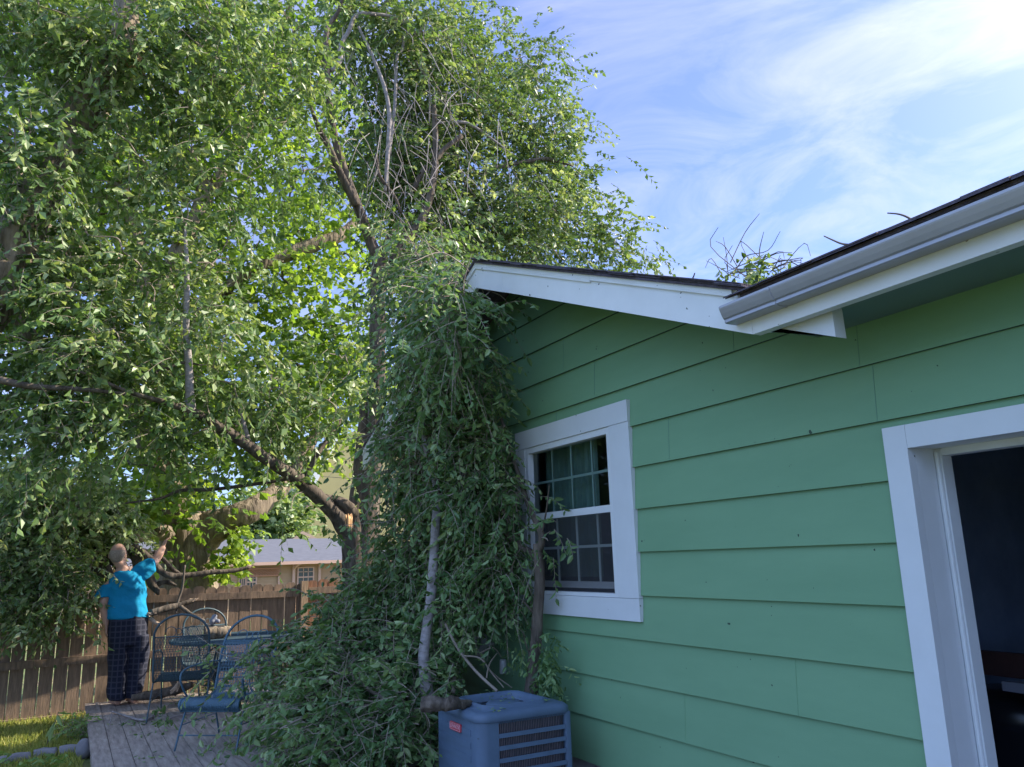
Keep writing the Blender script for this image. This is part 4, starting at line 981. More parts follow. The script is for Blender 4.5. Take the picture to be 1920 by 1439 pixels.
# ---- fallen limb leaning over the fence at the left
fl = thing('fallen_limb', 'dark fallen limb with leafy boughs leaning over the fence at left', 'branch', (0, 11, 0))
tk = MB()
s3 = [limb(tk, pyl([(40, 860, 11.9), (85, 920, 11.8), (120, 980, 11.7), (155, 1025, 11.5), (190, 1070, 11.3), (215, 1110, 11.2)]), [.07, .10, .13, .14, .12, .08], 14, 7, .15, seed=41),
      limb(tk, pyl([(190, 1010, 11.6), (210, 1040, 11.4), (235, 1075, 11.3)]), [.09, .10, .06], 12, 6, .15, seed=42)]
tk.build('branch', bark, fl, smooth=True)
blobsE = [(50, 930, 11, 110, 70, .5), (60, 1020, 10.8, 80, 70, .4), (30, 1080, 10.6, 90, 45, .3), (110, 1090, 10.6, 50, 35, .25), (60, 1130, 10.5, 80, 22, .2), (150, 960, 11.2, 70, 45, .4), (200, 975, 11.2, 60, 40, .3)]
cen = sample_blobs(trees_rng, blobsE, 190)
lm, tm = foliage(trees_rng, cen, 11, 11, .078, tl=.34, spread=.14, droop=.7, ratio=.55, hang=.3, tone=.12)
lm.build('foliage', elm, fl, tint=True)
connect(tm, trees_rng, np.concatenate(s3), cen, .014, .004, 4, maxd=2.8)
for k in range(14):
    px, py = trees_rng.uniform(20, 200), trees_rng.uniform(900, 1080); a = PY(px, py, 10.8); Q, R = smoothpath([a, a+np.array([trees_rng.uniform(-.2, .2), 0, -.25]), a+np.array([trees_rng.uniform(-.4, .4), 0, -.5])], 4, [.008, .006, .003]); tm.tube(Q, R, 4)
for path in ([(178, 1040, 10.9), (165, 1080, 10.8), (165, 1120, 10.8), (172, 1150, 10.7), (186, 1170, 10.7)], [(175, 1120, 10.8), (182, 1150, 10.7), (195, 1165, 10.7)], [(178, 1140, 10.7), (190, 1175, 10.7)]):
    Q, R = smoothpath(pyl(path), 4, np.linspace(.011, .004, len(path))); tm.tube(Q, R, 5)
tm.build('twigs', twigm, fl)

# ---- broken limbs between man and table, on the fence
def branch(name, label, paths, mat_, ends=None, endm=torn_pale):
    t_ = thing(name, label, 'branch', tuple(PY(*paths[0][0][0])))
    for i, (pp, rr) in enumerate(paths):
        mb = MB(); limb(mb, pyl(pp), rr, 10, 6, .18, seed=i+50, wob=.01); mb.build('branch', mat_, t_, smooth=True)
    if ends:
        for (pp, d, r) in ends:
            e_ = MB(); c_ = PY(*pp)
            for k in range(10):
                a = c_+trees_rng.normal(0, r*.4, 3); dd = nrm(np.array(d)+trees_rng.normal(0, .18, 3)); L = trees_rng.uniform(.5, 1.3)*r*5
                e_.tube([a-dd*L*.4, a, a+dd*L*.6], [r*.4, r*.35, r*.08], 5)
            e_.build('splintered_end', endm, t_)
    return t_
branch('broken_branch', 'long broken branch reaching right over the fence top with pale splintered tip',
       [([(255, 1030, 10.9), (283, 1050, 10.8), (303, 1072, 10.7), (325, 1080, 10.7), (360, 1078, 10.7), (400, 1073, 10.7), (440, 1070, 10.7), (470, 1063, 10.7)], [.05, .045, .04, .038, .034, .032, .028, .018]),
        ([(288, 1034, 10.9), (305, 1048, 10.9), (322, 1066, 10.8), (338, 1077, 10.8)], [.03, .028, .026, .02])], bark,
       [((470, 1062, 10.7), (1, 0, .22), .02), ((446, 1068, 10.7), (1, 0, .2), .018)])
branch('broken_branch', 'thick stubby branch hanging down over the fence beside the man',
       [([(250, 1030, 11.2), (262, 1060, 10.9), (276, 1075, 10.85), (284, 1095, 10.85), (293, 1108, 10.8), (297, 1116, 10.8)], [.07, .075, .06, .05, .035, .012]),
        ([(290, 1100, 10.85), (302, 1093, 10.85), (316, 1093, 10.85), (330, 1098, 10.85)], [.03, .03, .028, .012])], bark)
branch('broken_branch', 'thick lit bark branch across the maple trunk behind the man',
       [([(200, 1030, 11.6), (240, 1035, 11.5), (275, 1040, 11.5), (300, 1048, 11.5), (322, 1056, 11.5)], [.10, .09, .07, .05, .03])], bark_big)
branch('broken_branch', 'short sunlit broken log resting above the patio chair',
       [([(284, 1150, 10.3), (305, 1143, 10.3), (330, 1137, 10.3), (352, 1129, 10.3), (367, 1124, 10.3)], [.042, .042, .036, .028, .015]),
        ([(340, 1137, 10.25), (352, 1147, 10.2), (366, 1156, 10.1), (379, 1162, 10.1)], [.02, .022, .02, .012])], bark,
       [((362, 1126, 10.3), (1, 0, .3), .018), ((286, 1150, 10.28), (-1, 0, -.1), .02), ((375, 1161, 10.1), (1, -.2, -.5), .014)])
branch('broken_branch', 'pale peeled stick beside the waist of the man', [([(272, 1155, 10.4), (285, 1163, 10.35), (300, 1172, 10.3)], [.02, .022, .018])], torn_pale)
branch('hanging_stick', 'thin dark stick hanging in front of the fence above the left chair', [([(347, 1060, 10.4), (343, 1100, 10.4), (335, 1125, 10.4), (330, 1150, 10.3)], [.012, .014, .013, .008])], twig_dk)
branch('fallen_log', 'bark covered log lying on the deck at the feet of the man', [([(246, 1308, 10.2), (275, 1304, 10.2), (310, 1299, 10.15), (340, 1292, 10.1), (360, 1284, 10.05)], [.035, .05, .052, .05, .035]),
       ([(330, 1290, 10.1), (322, 1275, 10.1), (312, 1262, 10.15)], [.035, .03, .02])], bark, [((330, 1288, 10.0), (.6, 0, .5), .03)])
def deckpt(x, y, dz=.02): q = PZ(x, y, DZ+dz); return q
def dstick(label, pts, rad, mt_=bark_pale):
    mb = MB(); limb(mb, [deckpt(*p_) for p_ in pts], rad, 7, 5, .08, seed=3)
    tag(mb.build('fallen_stick', mt_, smooth=True), label, 'stick', group='sticks lying on the deck')
dstick('forked grey stick lying across the planks in front of the low chair', [(208, 1334), (222, 1338), (240, 1344), (262, 1350), (280, 1348), (292, 1336), (310, 1326), (330, 1318)], [.006, .009, .011, .012, .012, .010, .008, .005])
dstick('thin pale crooked stick right of the forked one under the chair front', [(296, 1344, .05), (304, 1352), (325, 1345), (345, 1340), (362, 1338)], [.006, .009, .008, .007, .005])
dstick('short upright twig stub at the left end of the forked stick', [(206, 1356), (209, 1345, .05), (210, 1336, .08)], [.008, .006, .004])

# ---- fallen limbs against the house
fh = thing('fallen_bough', 'tall leafy fallen bough with pale bare stem hanging against the house corner', 'branch', (2.5, 6.0, 0))
tk = MB(); b_ = PY(801, 1300, 6.1); s4 = []
s4.append(limb(tk, pyl([(806, 1330, 5.75), (800, 1290, 5.8), (794, 1235, 5.85), (800, 1180, 5.9), (808, 1120, 5.95), (813, 1050, 6.0), (817, 980, 6.05), (819, 925, 6.1), (811, 880, 6.15), (800, 845, 6.2), (792, 790, 6.3), (788, 720, 6.4), (784, 640, 6.5), (786, 560, 6.5)]),
               [.052, .047, .042, .038, .040, .038, .036, .032, .030, .026, .022, .02, .018, .012], 14, 6, .07, seed=61))
tk.build('stem', bark_pale, fh, smooth=True)
for path, rad in (([(745, 700, 6.6), (752, 640, 6.6), (760, 600, 6.6), (762, 560, 6.6)], [.012, .016, .014, .008]),
                  ([(815, 700, 6.2), (820, 620, 6.2), (824, 560, 6.2), (828, 500, 6.2)], [.012, .016, .014, .010]),
                  ([(898, 540, 5.6), (925, 548, 5.45), (945, 560, 5.4), (962, 585, 5.35)], [.006, .006, .005, .003])):
    l_ = MB(); s4.append(limb(l_, pyl(path), rad, 7, 5, .08)); l_.build('side_stem', twigm, fh)
yl = [PX(868, 545, 2.45)[1], PX(880, 600, 2.5)[1], PX(884, 500, 2.5)[1], PX(900, 540, 2.55)[1]]
blobsB = [(866, 535, yl[0], 30, 45, .2), (858, 600, yl[1], 24, 50, .2), (882, 498, yl[2], 18, 14, .1), (845, 560, 6.0, 45, 60, .35), (820, 590, 6.4, 60, 90, .4), (850, 660, 6.0, 45, 80, .3), (795, 720, 6.6, 50, 90, .4), (845, 760, 6.0, 60, 80, .35), (800, 850, 6.5, 65, 90, .4),
          (885, 730, 5.8, 22, 50, .15, .5), (800, 960, 6.6, 60, 100, .4), (770, 860, 6.9, 22, 50, .3), (850, 880, 6.1, 60, 70, .3), (870, 520, 6.0, 50, 35, .25), (820, 500, 6.3, 70, 40, .3)]
cen = sample_blobs(trees_rng, blobsB, 128); cen = cen+trees_rng.normal(0, .10, cen.shape)*np.array([1, 1.6, 1.3]); cen = cen[free_of_house(cen)]
lm, tm = foliage(trees_rng, cen, 12, 14, .064, tl=.44, spread=.10, droop=.7, ratio=.56, hang=.3, keep=free_of_house, hi=True, tws=(3, .0042))
def bare(mb, blobs, n, keep, L0, L1, r=.0055):
    for c_ in sample_blobs(trees_rng, blobs, n):
        L = trees_rng.uniform(L0, L1); d = nrm(trees_rng.normal(size=3)*np.array([.8, .8, .7])+np.array([0, 0, -.2])); b = c_+d*L*.5+trees_rng.normal(0, .06*L, 3); e = b+nrm(d+trees_rng.normal(0, .5, 3))*L*.5
        if not (keep(c_) and keep(b) and keep(e)): continue
        Q, R = smoothpath([c_, (c_+b)/2+trees_rng.normal(0, .03*L, 3), b, e], 4, [r, r*.85, r*.6, r*.3]); mb.tube(Q, R, 4, cap=False)
        for k_ in (5, 8):
            f_ = Q[k_]+nrm(d+trees_rng.normal(0, .7, 3))*L*.3; mb.tube([Q[k_], (Q[k_]+f_)/2+trees_rng.normal(0, .015, 3), f_], [r*.5, r*.4, r*.2], 4, cap=False)
bare(tm, blobsB, 90, free_of_house, .4, 1.0)
lm.build('foliage', elm_shade, fh, tint=True)
connect(tm, trees_rng, np.concatenate(s4), cen, .011, .003, 4, maxd=2.0); tm.build('twigs', twigm, fh)

fw2 = thing('propped_branch', 'forked dark barked branch standing against the wall left of the window', 'branch', (3.05, 5.3, .1))
tk = MB(); X3 = 3.08
def pxl(lst): return [PX(*p) for p in lst]
s5 = [limb(tk, pxl([(992, 1330, 3.04), (997, 1290, 3.05), (1002, 1240, 3.06), (1008, 1160, 3.08), (1012, 1090, 3.09), (1010, 1040, 3.10), (1008, 1020, 3.1)]), [.052, .05, .046, .042, .040, .040, .034], 14, 6, .10, seed=71)]
tk.build('stem', bark, fw2, smooth=True)
for path, rad in (([(1007, 1045, 3.1), (985, 1030, 3.06), (960, 1010, 3.02), (935, 985, 2.98), (910, 960, 2.95), (880, 900, 2.9), (860, 860, 2.88)], [.032, .028, .025, .022, .019, .014, .008]),
                  ([(1010, 1040, 3.1), (1016, 1010, 3.1), (1008, 985, 3.1), (990, 945, 3.1), (975, 900, 3.1), (960, 850, 3.1), (945, 800, 3.1), (925, 750, 3.08), (905, 700, 3.05)], [.03, .026, .024, .02, .018, .016, .014, .01, .007]),
                  ([(965, 985, 3.05), (945, 960, 3.0), (920, 925, 2.98), (885, 880, 2.95)], [.014, .014, .012, .008]),
                  ([(1016, 1000, 3.1), (1024, 960, 3.1), (1030, 910, 3.1)], [.008, .006, .004]),
                  ([(1000, 1150, 3.05), (990, 1138, 3.0), (982, 1128, 2.98)], [.01, .008, .005]),
                  ([(995, 1235, 3.02), (985, 1205, 3.0), (981, 1185, 2.98)], [.006, .004, .003])):
    l_ = MB(); s5.append(limb(l_, pxl(path), rad, 9, 5, .08)); l_.build('fork', bark, fw2, smooth=True)
def blobX(b):   # (px,py,X,rx,ry,dX)
    p_ = PX(b[0], b[1], b[2]); return (b[0], b[1], p_[1], b[3], b[4], b[5])
blobsF = [blobX(b) for b in ((912, 815, 2.9, 24, 45, .1), (935, 880, 2.95, 35, 50, .1), (900, 930, 2.9, 60, 70, .15), (950, 950, 3.0, 22, 40, .08), (930, 1030, 2.95, 50, 50, .12), (950, 1080, 2.95, 25, 50, .08), (880, 1050, 2.85, 60, 60, .2), (1030, 1010, 3.08, 8, 25, .03), (855, 1160, 2.7, 35, 50, .15))]
cen = sample_blobs(trees_rng, blobsF, 80); cen = cen[free_of_house(cen)]
lm, tm = foliage(trees_rng, cen, 8, 11, .065, tl=.28, spread=.09, droop=.8, ratio=.5, hang=.5, keep=free_of_house, hi=True)
lm.build('foliage', elm_shade, fw2, tint=True)
cen2 = sample_blobs(trees_rng, [blobX(b) for b in ((1025, 1230, 3.02, 14, 30, .03), (1030, 1270, 3.04, 14, 20, .03), (988, 1225, 3.0, 10, 14, .02), (1015, 1045, 3.07, 8, 12, .02))], 14)
l2, t2 = foliage(trees_rng, cen2, 5, 7, .05, tl=.12, spread=.03, droop=.95, ratio=.5, hang=.8, hi=True)
l2.build('epicormic_leaves', elm_shade, fw2, tint=True)
connect(tm, trees_rng, np.concatenate(s5), cen, .009, .003, 4, maxd=1.5); tm.build('twigs', twigm, fw2)

# bark log on the air conditioner
lg = thing('fallen_log', 'short rough bark log end resting on the left edge of the air conditioner', 'log', tuple(PZ(850, 1318, AZ+.05)))
tk = MB(); limb(tk, [PZ(790, 1322, AZ+.05), PZ(815, 1320, AZ+.055), PZ(840, 1320, AZ+.06), PZ(865, 1321, AZ+.045), PZ(884, 1318, AZ+.035)], [.038, .042, .04, .03, .012], 16, 9, .45, seed=80); tk.build('log', bark, lg, smooth=True)

# diagonal pale stick from the bush to the unit
dk = MB(); limb(dk, [PX(835, 1170, 2.55), PX(855, 1210, 2.6), PX(880, 1245, 2.65), PX(905, 1272, 2.7), PX(932, 1296, 2.75)], [.009, .010, .011, .011, .010], 7, 5, .08)
for a, b, c in (((870, 1230, 2.62), (900, 1235, 2.7), (925, 1265, 2.8)), ((905, 1235, 2.75), (920, 1260, 2.8), (945, 1290, 2.85)), ((912, 1272, 2.75), (918, 1245, 2.8), (932, 1225, 2.9)), ((900, 1225, 2.8), (925, 1215, 2.9), (942, 1235, 3.0)), ((915, 1255, 2.8), (935, 1272, 2.9), (960, 1290, 2.95))):
    Q, R = smoothpath([PX(*a), PX(*b), PX(*c)], 4, [.006, .005, .003]); dk.tube(Q, R, 5)
tag(dk.build('fallen_stick', twigm), 'long thin bare stick with side twigs slanting down onto the air conditioner', 'stick')

# ---- leafy heap on the deck
hp = thing('fallen_leafy_branch', 'big heap of leafy fallen branches covering the right side of the deck', 'branch', (1.8, 6.5, DZ))
tk = MB(); s6 = []
for path, rad in (([(640, 1240, 6.6), (680, 1285, 6.3), (720, 1310, 6.1), (760, 1335, 5.9), (800, 1365, 5.7)], [.008, .014, .018, .022, .026]),
                  ([(740, 1330, 6.0), (745, 1345, 5.95), (730, 1365, 5.9)], [.02, .018, .014]),
                  ([(480, 1255, 7.2), (540, 1240, 7.1), (600, 1230, 7.0), (680, 1240, 6.8), (760, 1250, 6.4)], [.006, .008, .012, .014, .02]),
                  ([(490, 1390, 5.9), (560, 1350, 6.0), (640, 1330, 6.1), (720, 1320, 6.1)], [.005, .008, .012, .016]),
                  ([(560, 1430, 5.6), (640, 1400, 5.7), (720, 1380, 5.7), (790, 1370, 5.7)], [.005, .008, .012, .018]),
                  ([(700, 1120, 7.4), (720, 1180, 7.1), (740, 1240, 6.8), (760, 1300, 6.4)], [.008, .012, .016, .02]),
                  ([(640, 1290, 6.6), (620, 1310, 6.6), (560, 1330, 6.6)], [.01, .008, .005]),
                  ([(810, 1120, 6.3), (830, 1180, 6.1), (850, 1250, 5.9), (850, 1300, 5.7)], [.008, .012, .016, .02])):
    s6.append(limb(tk, pyl(path), rad, 7, 5, .08))
tk.build('branch', twigm, hp, smooth=True)
blobsC = [(600, 1300, 6.9, 60, 55, .3), (660, 1180, 7.3, 70, 70, .35), (720, 1140, 7.4, 70, 50, .35), (600, 1230, 7.2, 70, 50, .3), (690, 1260, 6.6, 110, 90, .35), (620, 1340, 6.3, 110, 60, .3), (700, 1390, 5.8, 110, 70, .25), (600, 1420, 5.8, 70, 40, .2),
          (780, 1180, 6.9, 80, 90, .25), (850, 1120, 6.2, 70, 80, .3), (745, 1320, 5.9, 45, 60, .2), (480, 1250, 7.3, 45, 30, .2), (800, 1345, 5.45, 24, 36, .08), (805, 1250, 6.1, 45, 55, .2), (755, 1050, 7.2, 25, 60, .2), (790, 1060, 7.0, 80, 80, .25), (500, 1390, 6.4, 25, 14, .1)]
cen = sample_blobs(trees_rng, blobsC, 290)
def okC(P): return free_of_house(P) & (P[..., 2] > DZ+.02) & ~((P[..., 0] > AX0-.03) & (P[..., 1] < AY1+.05) & (P[..., 2] < AZ+.05))
cen = cen[okC(cen)]
lm, tm = foliage(trees_rng, cen, 12, 12, .066, tl=.36, spread=.105, droop=.6, ratio=.55, hang=.2, keep=okC, hi=True, tws=(3, .004))
bare(tm, blobsC, 90, okC, .35, .9)
lm.build('foliage', elm_shade, hp, tint=True)
connect(tm, trees_rng, np.concatenate(s6), cen, .010, .003, 4, maxd=1.6); tm.build('twigs', twigm, hp)

# loose leaves and sprays
def litter(label, centres, n, L, name='loose_leaves', mt_=elm_shade, spread=.06):
    mb = MB(); C = np.repeat(np.array(centres), n, 0)+trees_rng.normal(0, spread, (len(centres)*n, 3))*np.array([1, 1, .12]); C[:, 2] = np.abs(C[:, 2]-np.repeat(np.array(centres)[:, 2], n))+np.repeat(np.array(centres)[:, 2], n)
    ax = nrm(trees_rng.normal(size=C.shape)*np.array([1, 1, .25])); wd = nrm(np.cross(ax, np.array([0, 0, 1.0])+trees_rng.normal(0, .4, C.shape)))
    leaf_geo(mb, C, ax, wd, L*trees_rng.uniform(.6, 1.1, len(C)), .5, np.clip(trees_rng.normal(.5, .25, len(C)), 0, 1), True)
    return tag(mb.build(name, mt_, tint=True), label, 'leaves', kind='stuff')
litter('torn leaves scattered over the top of the air conditioner', [(ccx+.05, ccy+.12, AZ+.015), (ccx+.10, ccy+.02, AZ+.015), (ccx-.16, ccy-.1, AZ-.06), (ccx+.0, ccy+.28, AZ+.02), (ccx+.12, ccy+.25, AZ+.02), (ccx+.28, ccy-.2, AZ+.02), (ccx-.22, ccy-.22, AZ+.02)], 9, .03)
dl = [deckpt(x_, y_, .003) for x_, y_ in ((245, 1360), (235, 1357), (262, 1358), (285, 1422), (300, 1350), (350, 1352), (400, 1355), (430, 1352), (360, 1420), (470, 1330), (400, 1330), (330, 1308), (255, 1380), (420, 1400), (380, 1350), (440, 1360), (460, 1350))]
litter('torn green leaves scattered over the deck planks', dl, 9, .05, spread=.07)
# green clump behind the chairs near the fence foot
cl = thing('leafy_sprig', 'sunlit leafy sprig on the deck behind the patio chairs', 'branch', tuple(deckpt(400, 1300)))
cen = np.array([deckpt(x_, y_, .10) for x_, y_ in ((370, 1300), (385, 1292), (400, 1295), (415, 1298), (395, 1310), (430, 1300), (440, 1306))])
lm, tm = foliage(trees_rng, cen, 9, 8, .06, tl=.2, spread=.08, droop=.6, hi=True, tone=.2); lm.build('foliage', elm, cl, tint=True); tm.build('twigs', twigm, cl)
cl = thing('leafy_sprig', 'small upright leafy sprig beside the low chair seat', 'branch', tuple(deckpt(308, 1346)))
cen = np.array([deckpt(306, 1345, .06), deckpt(312, 1345, .12)]); lm, tm = foliage(trees_rng, cen, 5, 7, .07, tl=.14, spread=.03, droop=.8, hi=True); lm.build('foliage', elm_shade, cl, tint=True); tm.build('twigs', twigm, cl)

# roof debris in the valley
rdb = thing('roof_branch', 'leafy twig heap lying on the roof at the valley', 'branch', tuple(PX(1420, 520, 3.5)))
tk = MB()
for pts in ([(1360, 522), (1380, 505), (1400, 480), (1440, 470), (1463, 434)], [(1400, 500), (1425, 492), (1455, 476), (1485, 474)], [(1426, 495), (1424, 470), (1432, 435)], [(1380, 505), (1430, 505), (1480, 495)], [(1440, 500), (1470, 488), (1505, 494)], [(1398, 508), (1406, 490), (1398, 478)], [(1450, 505), (1480, 492), (1500, 500), (1520, 505)]):
    Q, R = smoothpath([PX(a, b, 3.5+.02*i) for i, (a, b) in enumerate(pts)], 4, np.linspace(.005, .0015, len(pts))); tk.tube(Q, R, 5)
for k in range(26):
    a = PX(trees_rng.uniform(1355, 1480), trees_rng.uniform(492, 530), trees_rng.uniform(3.2, 3.7)); b = a+trees_rng.normal(0, .09, 3)+np.array([0, 0, .04]); c = b+trees_rng.normal(0, .08, 3)
    Q, R = smoothpath([a, b, c], 3, [.003, .0025, .0015]); tk.tube(Q, R, 4)
tk.build('twigs', twig_dk, rdb)
cen = np.array([PX(x_, y_, 3.45) for x_, y_ in ((1375, 515), (1390, 505), (1400, 515), (1415, 500), (1440, 498), (1450, 512), (1425, 512), (1470, 506), (1368, 525))])
lm, tm = foliage(trees_rng, cen, 6, 7, .05, tl=.12, spread=.04, droop=.7, hi=True); lm.build('leaves', elm, rdb, tint=True)
for lab, pts in (('lone curved twig sticking up above the upper gutter', [(1716, 418), (1702, 408), (1685, 402), (1664, 400)]), ('thin bare twig sticking up left of the upper gutter twig', [(1604, 460), (1580, 458), (1560, 450), (1545, 443)]), ('tiny twig standing on the rake shingles', [(1293, 530), (1299, 522), (1303, 512)])):
    mb = MB(); X_ = 3.0 if pts[0][0] > 1400 else 2.9; Q, R = smoothpath([PX(a, b, X_) for a, b in pts], 4, np.linspace(.006, .003, len(pts))); mb.tube(Q, R, 5); tag(mb.build('roof_twig', twig_dk), lab, 'twig', group='bare twigs on the roof')
litter('loose leaves and bark bits along the gable roof edge', [PX(x_, y_, 2.9)+np.array([0, 0, .0]) for x_, y_ in ((960, 497), (1000, 500), (1040, 503), (1090, 508), (1130, 512), (1170, 516))], 12, .04, spread=.08)

# ================================================================== PATIO FURNITURE
def chair(name, label, pos, ang, mt_, H_=.98, lat=.0135, tilt=.22, group='wrought iron patio chairs'):
    """local: x right, y back (away from the sitter's knees), origin on the deck"""
    t_ = thing(name, label, 'patio chair', (pos[0], pos[1], DZ), group)
    ca, sa = math.cos(ang), math.sin(ang)
    def T(p_): x, y, z = p_; return np.array([pos[0]+x*ca-y*sa, pos[1]+x*sa+y*ca, DZ+z])
    w = .26; sh = .40
    def prof(s):   # centre line of seat and back, s 0..1 : front roll -> seat -> back top
        pts = [(-.02, sh-.09), (-.055, sh-.045), (-.03, sh-.002), (.05, sh+.0), (.25, sh-.03), (.42, sh-.035), (.50, sh+.02), (.50+tilt*.35, sh+.30), (.50+tilt*.75, H_-.12), (.50+tilt*.95, H_)]
        return pts
    Q, _ = smoothpath([(0, a, b) for a, b in prof(0)], 12)
    n = len(Q); arcN = 14
    # arch outline of the back
    fr = MB()
    i_arch = int(n*.84)
    left = [T((-w, q[1], q[2])) for q in Q[:i_arch+1]]; right = [T((w, q[1], q[2])) for q in Q[:i_arch+1]]
    qa = Q[i_arch]; dirb = nrm(Q[-1]-Q[i_arch]); Lb = np.linalg.norm(Q[-1]-Q[i_arch])
    arch = []
    for k in range(arcN+1):
        a = math.pi*k/arcN; arch.append(T((-w*math.cos(a), qa[1]+dirb[1]*Lb*1.2*math.sin(a), qa[2]+dirb[2]*Lb*1.2*math.sin(a))))
    fr.tube(left+arch[1:-1]+right[::-1], .0115, 7, cap=True)
    fr.tube([left[0], right[0]], .007, 6); fr.tube([left[-1], right[-1]], .006, 6)
    fr.build('frame', mt_, t_, smooth=True)
    ms_ = MB(); step = lat
    xs_ = np.arange(-w+step, w, step)
    for i, x_ in enumerate(xs_):           # wavy vertical strands of the expanded mesh
        P_ = [T((x_+.0025*(1 if (k//2+i) % 2 else -1), q[1], q[2])) for k, q in enumerate(Q[:i_arch+1])]
        ms_.tube(P_, .0033, 3, cap=False)
    for q in Q[1:i_arch:1]:
        ms_.tube([T((-w, q[1], q[2])), T((w, q[1], q[2]))], .0024, 3, cap=False)
    # rolled front edge wire winding
    for k in range(26):
        x_ = -w+.01+k*(2*w-.02)/25; cyc = [T((x_, -.02+.04*math.cos(a), sh-.045+.04*math.sin(a))) for a in np.linspace(0, 2*math.pi, 9)]; ms_.tube(cyc, .0022, 3, cap=False)
    ms_.build('mesh_seat', mt_, t_)
    sc_ = MB()
    for sg in (-1, 1):
        for (cx_, rr) in ((.10, .05), (.03, .03)):
            P_ = [T((sg*cx_+rr*math.cos(a)*sg, qa[1]+dirb[1]*(.05+rr*math.sin(a)), qa[2]+dirb[2]*(.05+rr*math.sin(a)))) for a in np.linspace(0, 5.2, 14)]; sc_.tube(P_, .004, 5)
    sc_.build('scrollwork', mt_, t_)
    for sg in (-1, 1):
        am = MB(); P_, _ = smoothpath([T((sg*w, .50+tilt*.3, sh+.24)), T((sg*(w+.02), .30, sh+.25)), T((sg*(w+.03), .06, sh+.23)), T((sg*(w+.02), -.03, sh+.17)), T((sg*(w+.01), .03, sh+.05)), T((sg*w, .10, sh-.01))], 5); am.tube(P_, .009, 6); am.build('armrest', mt_, t_, smooth=True)
        lg_ = MB(); P_, _ = smoothpath([T((sg*w, .09, sh-.02)), T((sg*(w+.005), .0, .20)), T((sg*(w+.01), -.07, .012))], 5); lg_.tube(P_, .008, 6)
        P2_, _ = smoothpath([T((sg*w, .46, sh-.02)), T((sg*(w+.005), .54, .20)), T((sg*(w+.01), .62, .012))], 5); l2_ = MB(); l2_.tube(P2_, .008, 6)
        lg_.build('leg', mt_, t_, smooth=True); l2_.build('leg', mt_, t_, smooth=True)
    st_ = MB(); st_.tube([T((-w, -.045, .13)), T((w, -.045, .13))], .005, 5); st_.tube([T((-w, .0, .2)), T((-w, .54, .2))], .005, 5); st_.tube([T((w, .0, .2)), T((w, .54, .2))], .005, 5); st_.build('stretcher', mt_, t_)
    return t_
def ang_of(bx, by): return math.atan2(-bx, by)      # local +y (back) -> world (bx,by)
chair('patio_chair', 'nearer pale blue iron mesh chair with its seat front rolled toward the camera', (1.12, 7.30), ang_of(.62, .78), ironb)
chair('patio_chair', 'left iron mesh chair seen from behind drawn up to the table', (1.20, 9.40), ang_of(-.28, -.96), ironm, tilt=.12)
chair('patio_chair', 'far iron mesh chair partly hidden behind the table by the fence', (1.62, 9.98), ang_of(-.25, .97), ironm, H_=.95, tilt=.05)
tb = thing('patio_table', 'dark blue grey round iron mesh patio table holding a broken log', 'table', (1.60, 9.55, DZ))
TZ = DZ+.70; tcx, tcy, tr = 1.66, 9.45, .66
tm_ = MB(); ns = 40
tm_.tube([(tcx+tr*math.cos(a), tcy+tr*math.sin(a), TZ) for a in np.linspace(0, 2*math.pi, ns+1)], .018, 8, cap=False)
for k in np.arange(-tr+.02, tr, .014):
    hh = math.sqrt(max(tr*tr-k*k, 0)); tm_.tube([(tcx+k, tcy-hh, TZ), (tcx+k, tcy+hh, TZ)], .0034, 3, cap=False); tm_.tube([(tcx-hh, tcy+k, TZ+.003), (tcx+hh, tcy+k, TZ+.003)], .0034, 3, cap=False)
tm_.build('tabletop', ironm, tb)
for k in range(4):
    a = math.pi/4+k*math.pi/2; mb = MB(); P_, _ = smoothpath([(tcx+.30*math.cos(a), tcy+.30*math.sin(a), TZ-.02), (tcx+.36*math.cos(a), tcy+.36*math.sin(a), DZ+.4), (tcx+.30*math.cos(a), tcy+.30*math.sin(a), DZ+.2), (tcx+.42*math.cos(a), tcy+.42*math.sin(a), DZ+.012)], 5); mb.tube(P_, .012, 7); mb.build('leg', ironm, tb, smooth=True)
mb = MB(); mb.tube([(tcx+.33*math.cos(a), tcy+.33*math.sin(a), DZ+.25) for a in np.linspace(0, 2*math.pi, 25)], .008, 6, cap=False); mb.build('ring_brace', ironm, tb, smooth=True)
lg = thing('log_piece', 'smooth brown log lying on the patio table', 'log', tuple(PY(410, 1188, 9.5)))
mb = MB(); a = PY(383, 1186, 9.45); b = PY(432, 1183, 9.45); a[2] = b[2] = TZ+.075; limb(mb, [a, a*.6+b*.4, b], [.075, .07, .055], 14, 6, .15); mb.build('log', bark_big, lg, smooth=True)
mb = MB(); c_ = a+np.array([.08, 0, .10])
for k in range(10): ball(mb, c_+trees_rng.normal(0, .010, 3)+np.array([.012*(k % 4), 0, .007*k]), trees_rng.uniform(.020, .028), 6)
o = remesh(mb, 'crumpled_rag', whitebox, .008); tag(o, 'crumpled pale grey rag on the log on the patio table', 'rag')

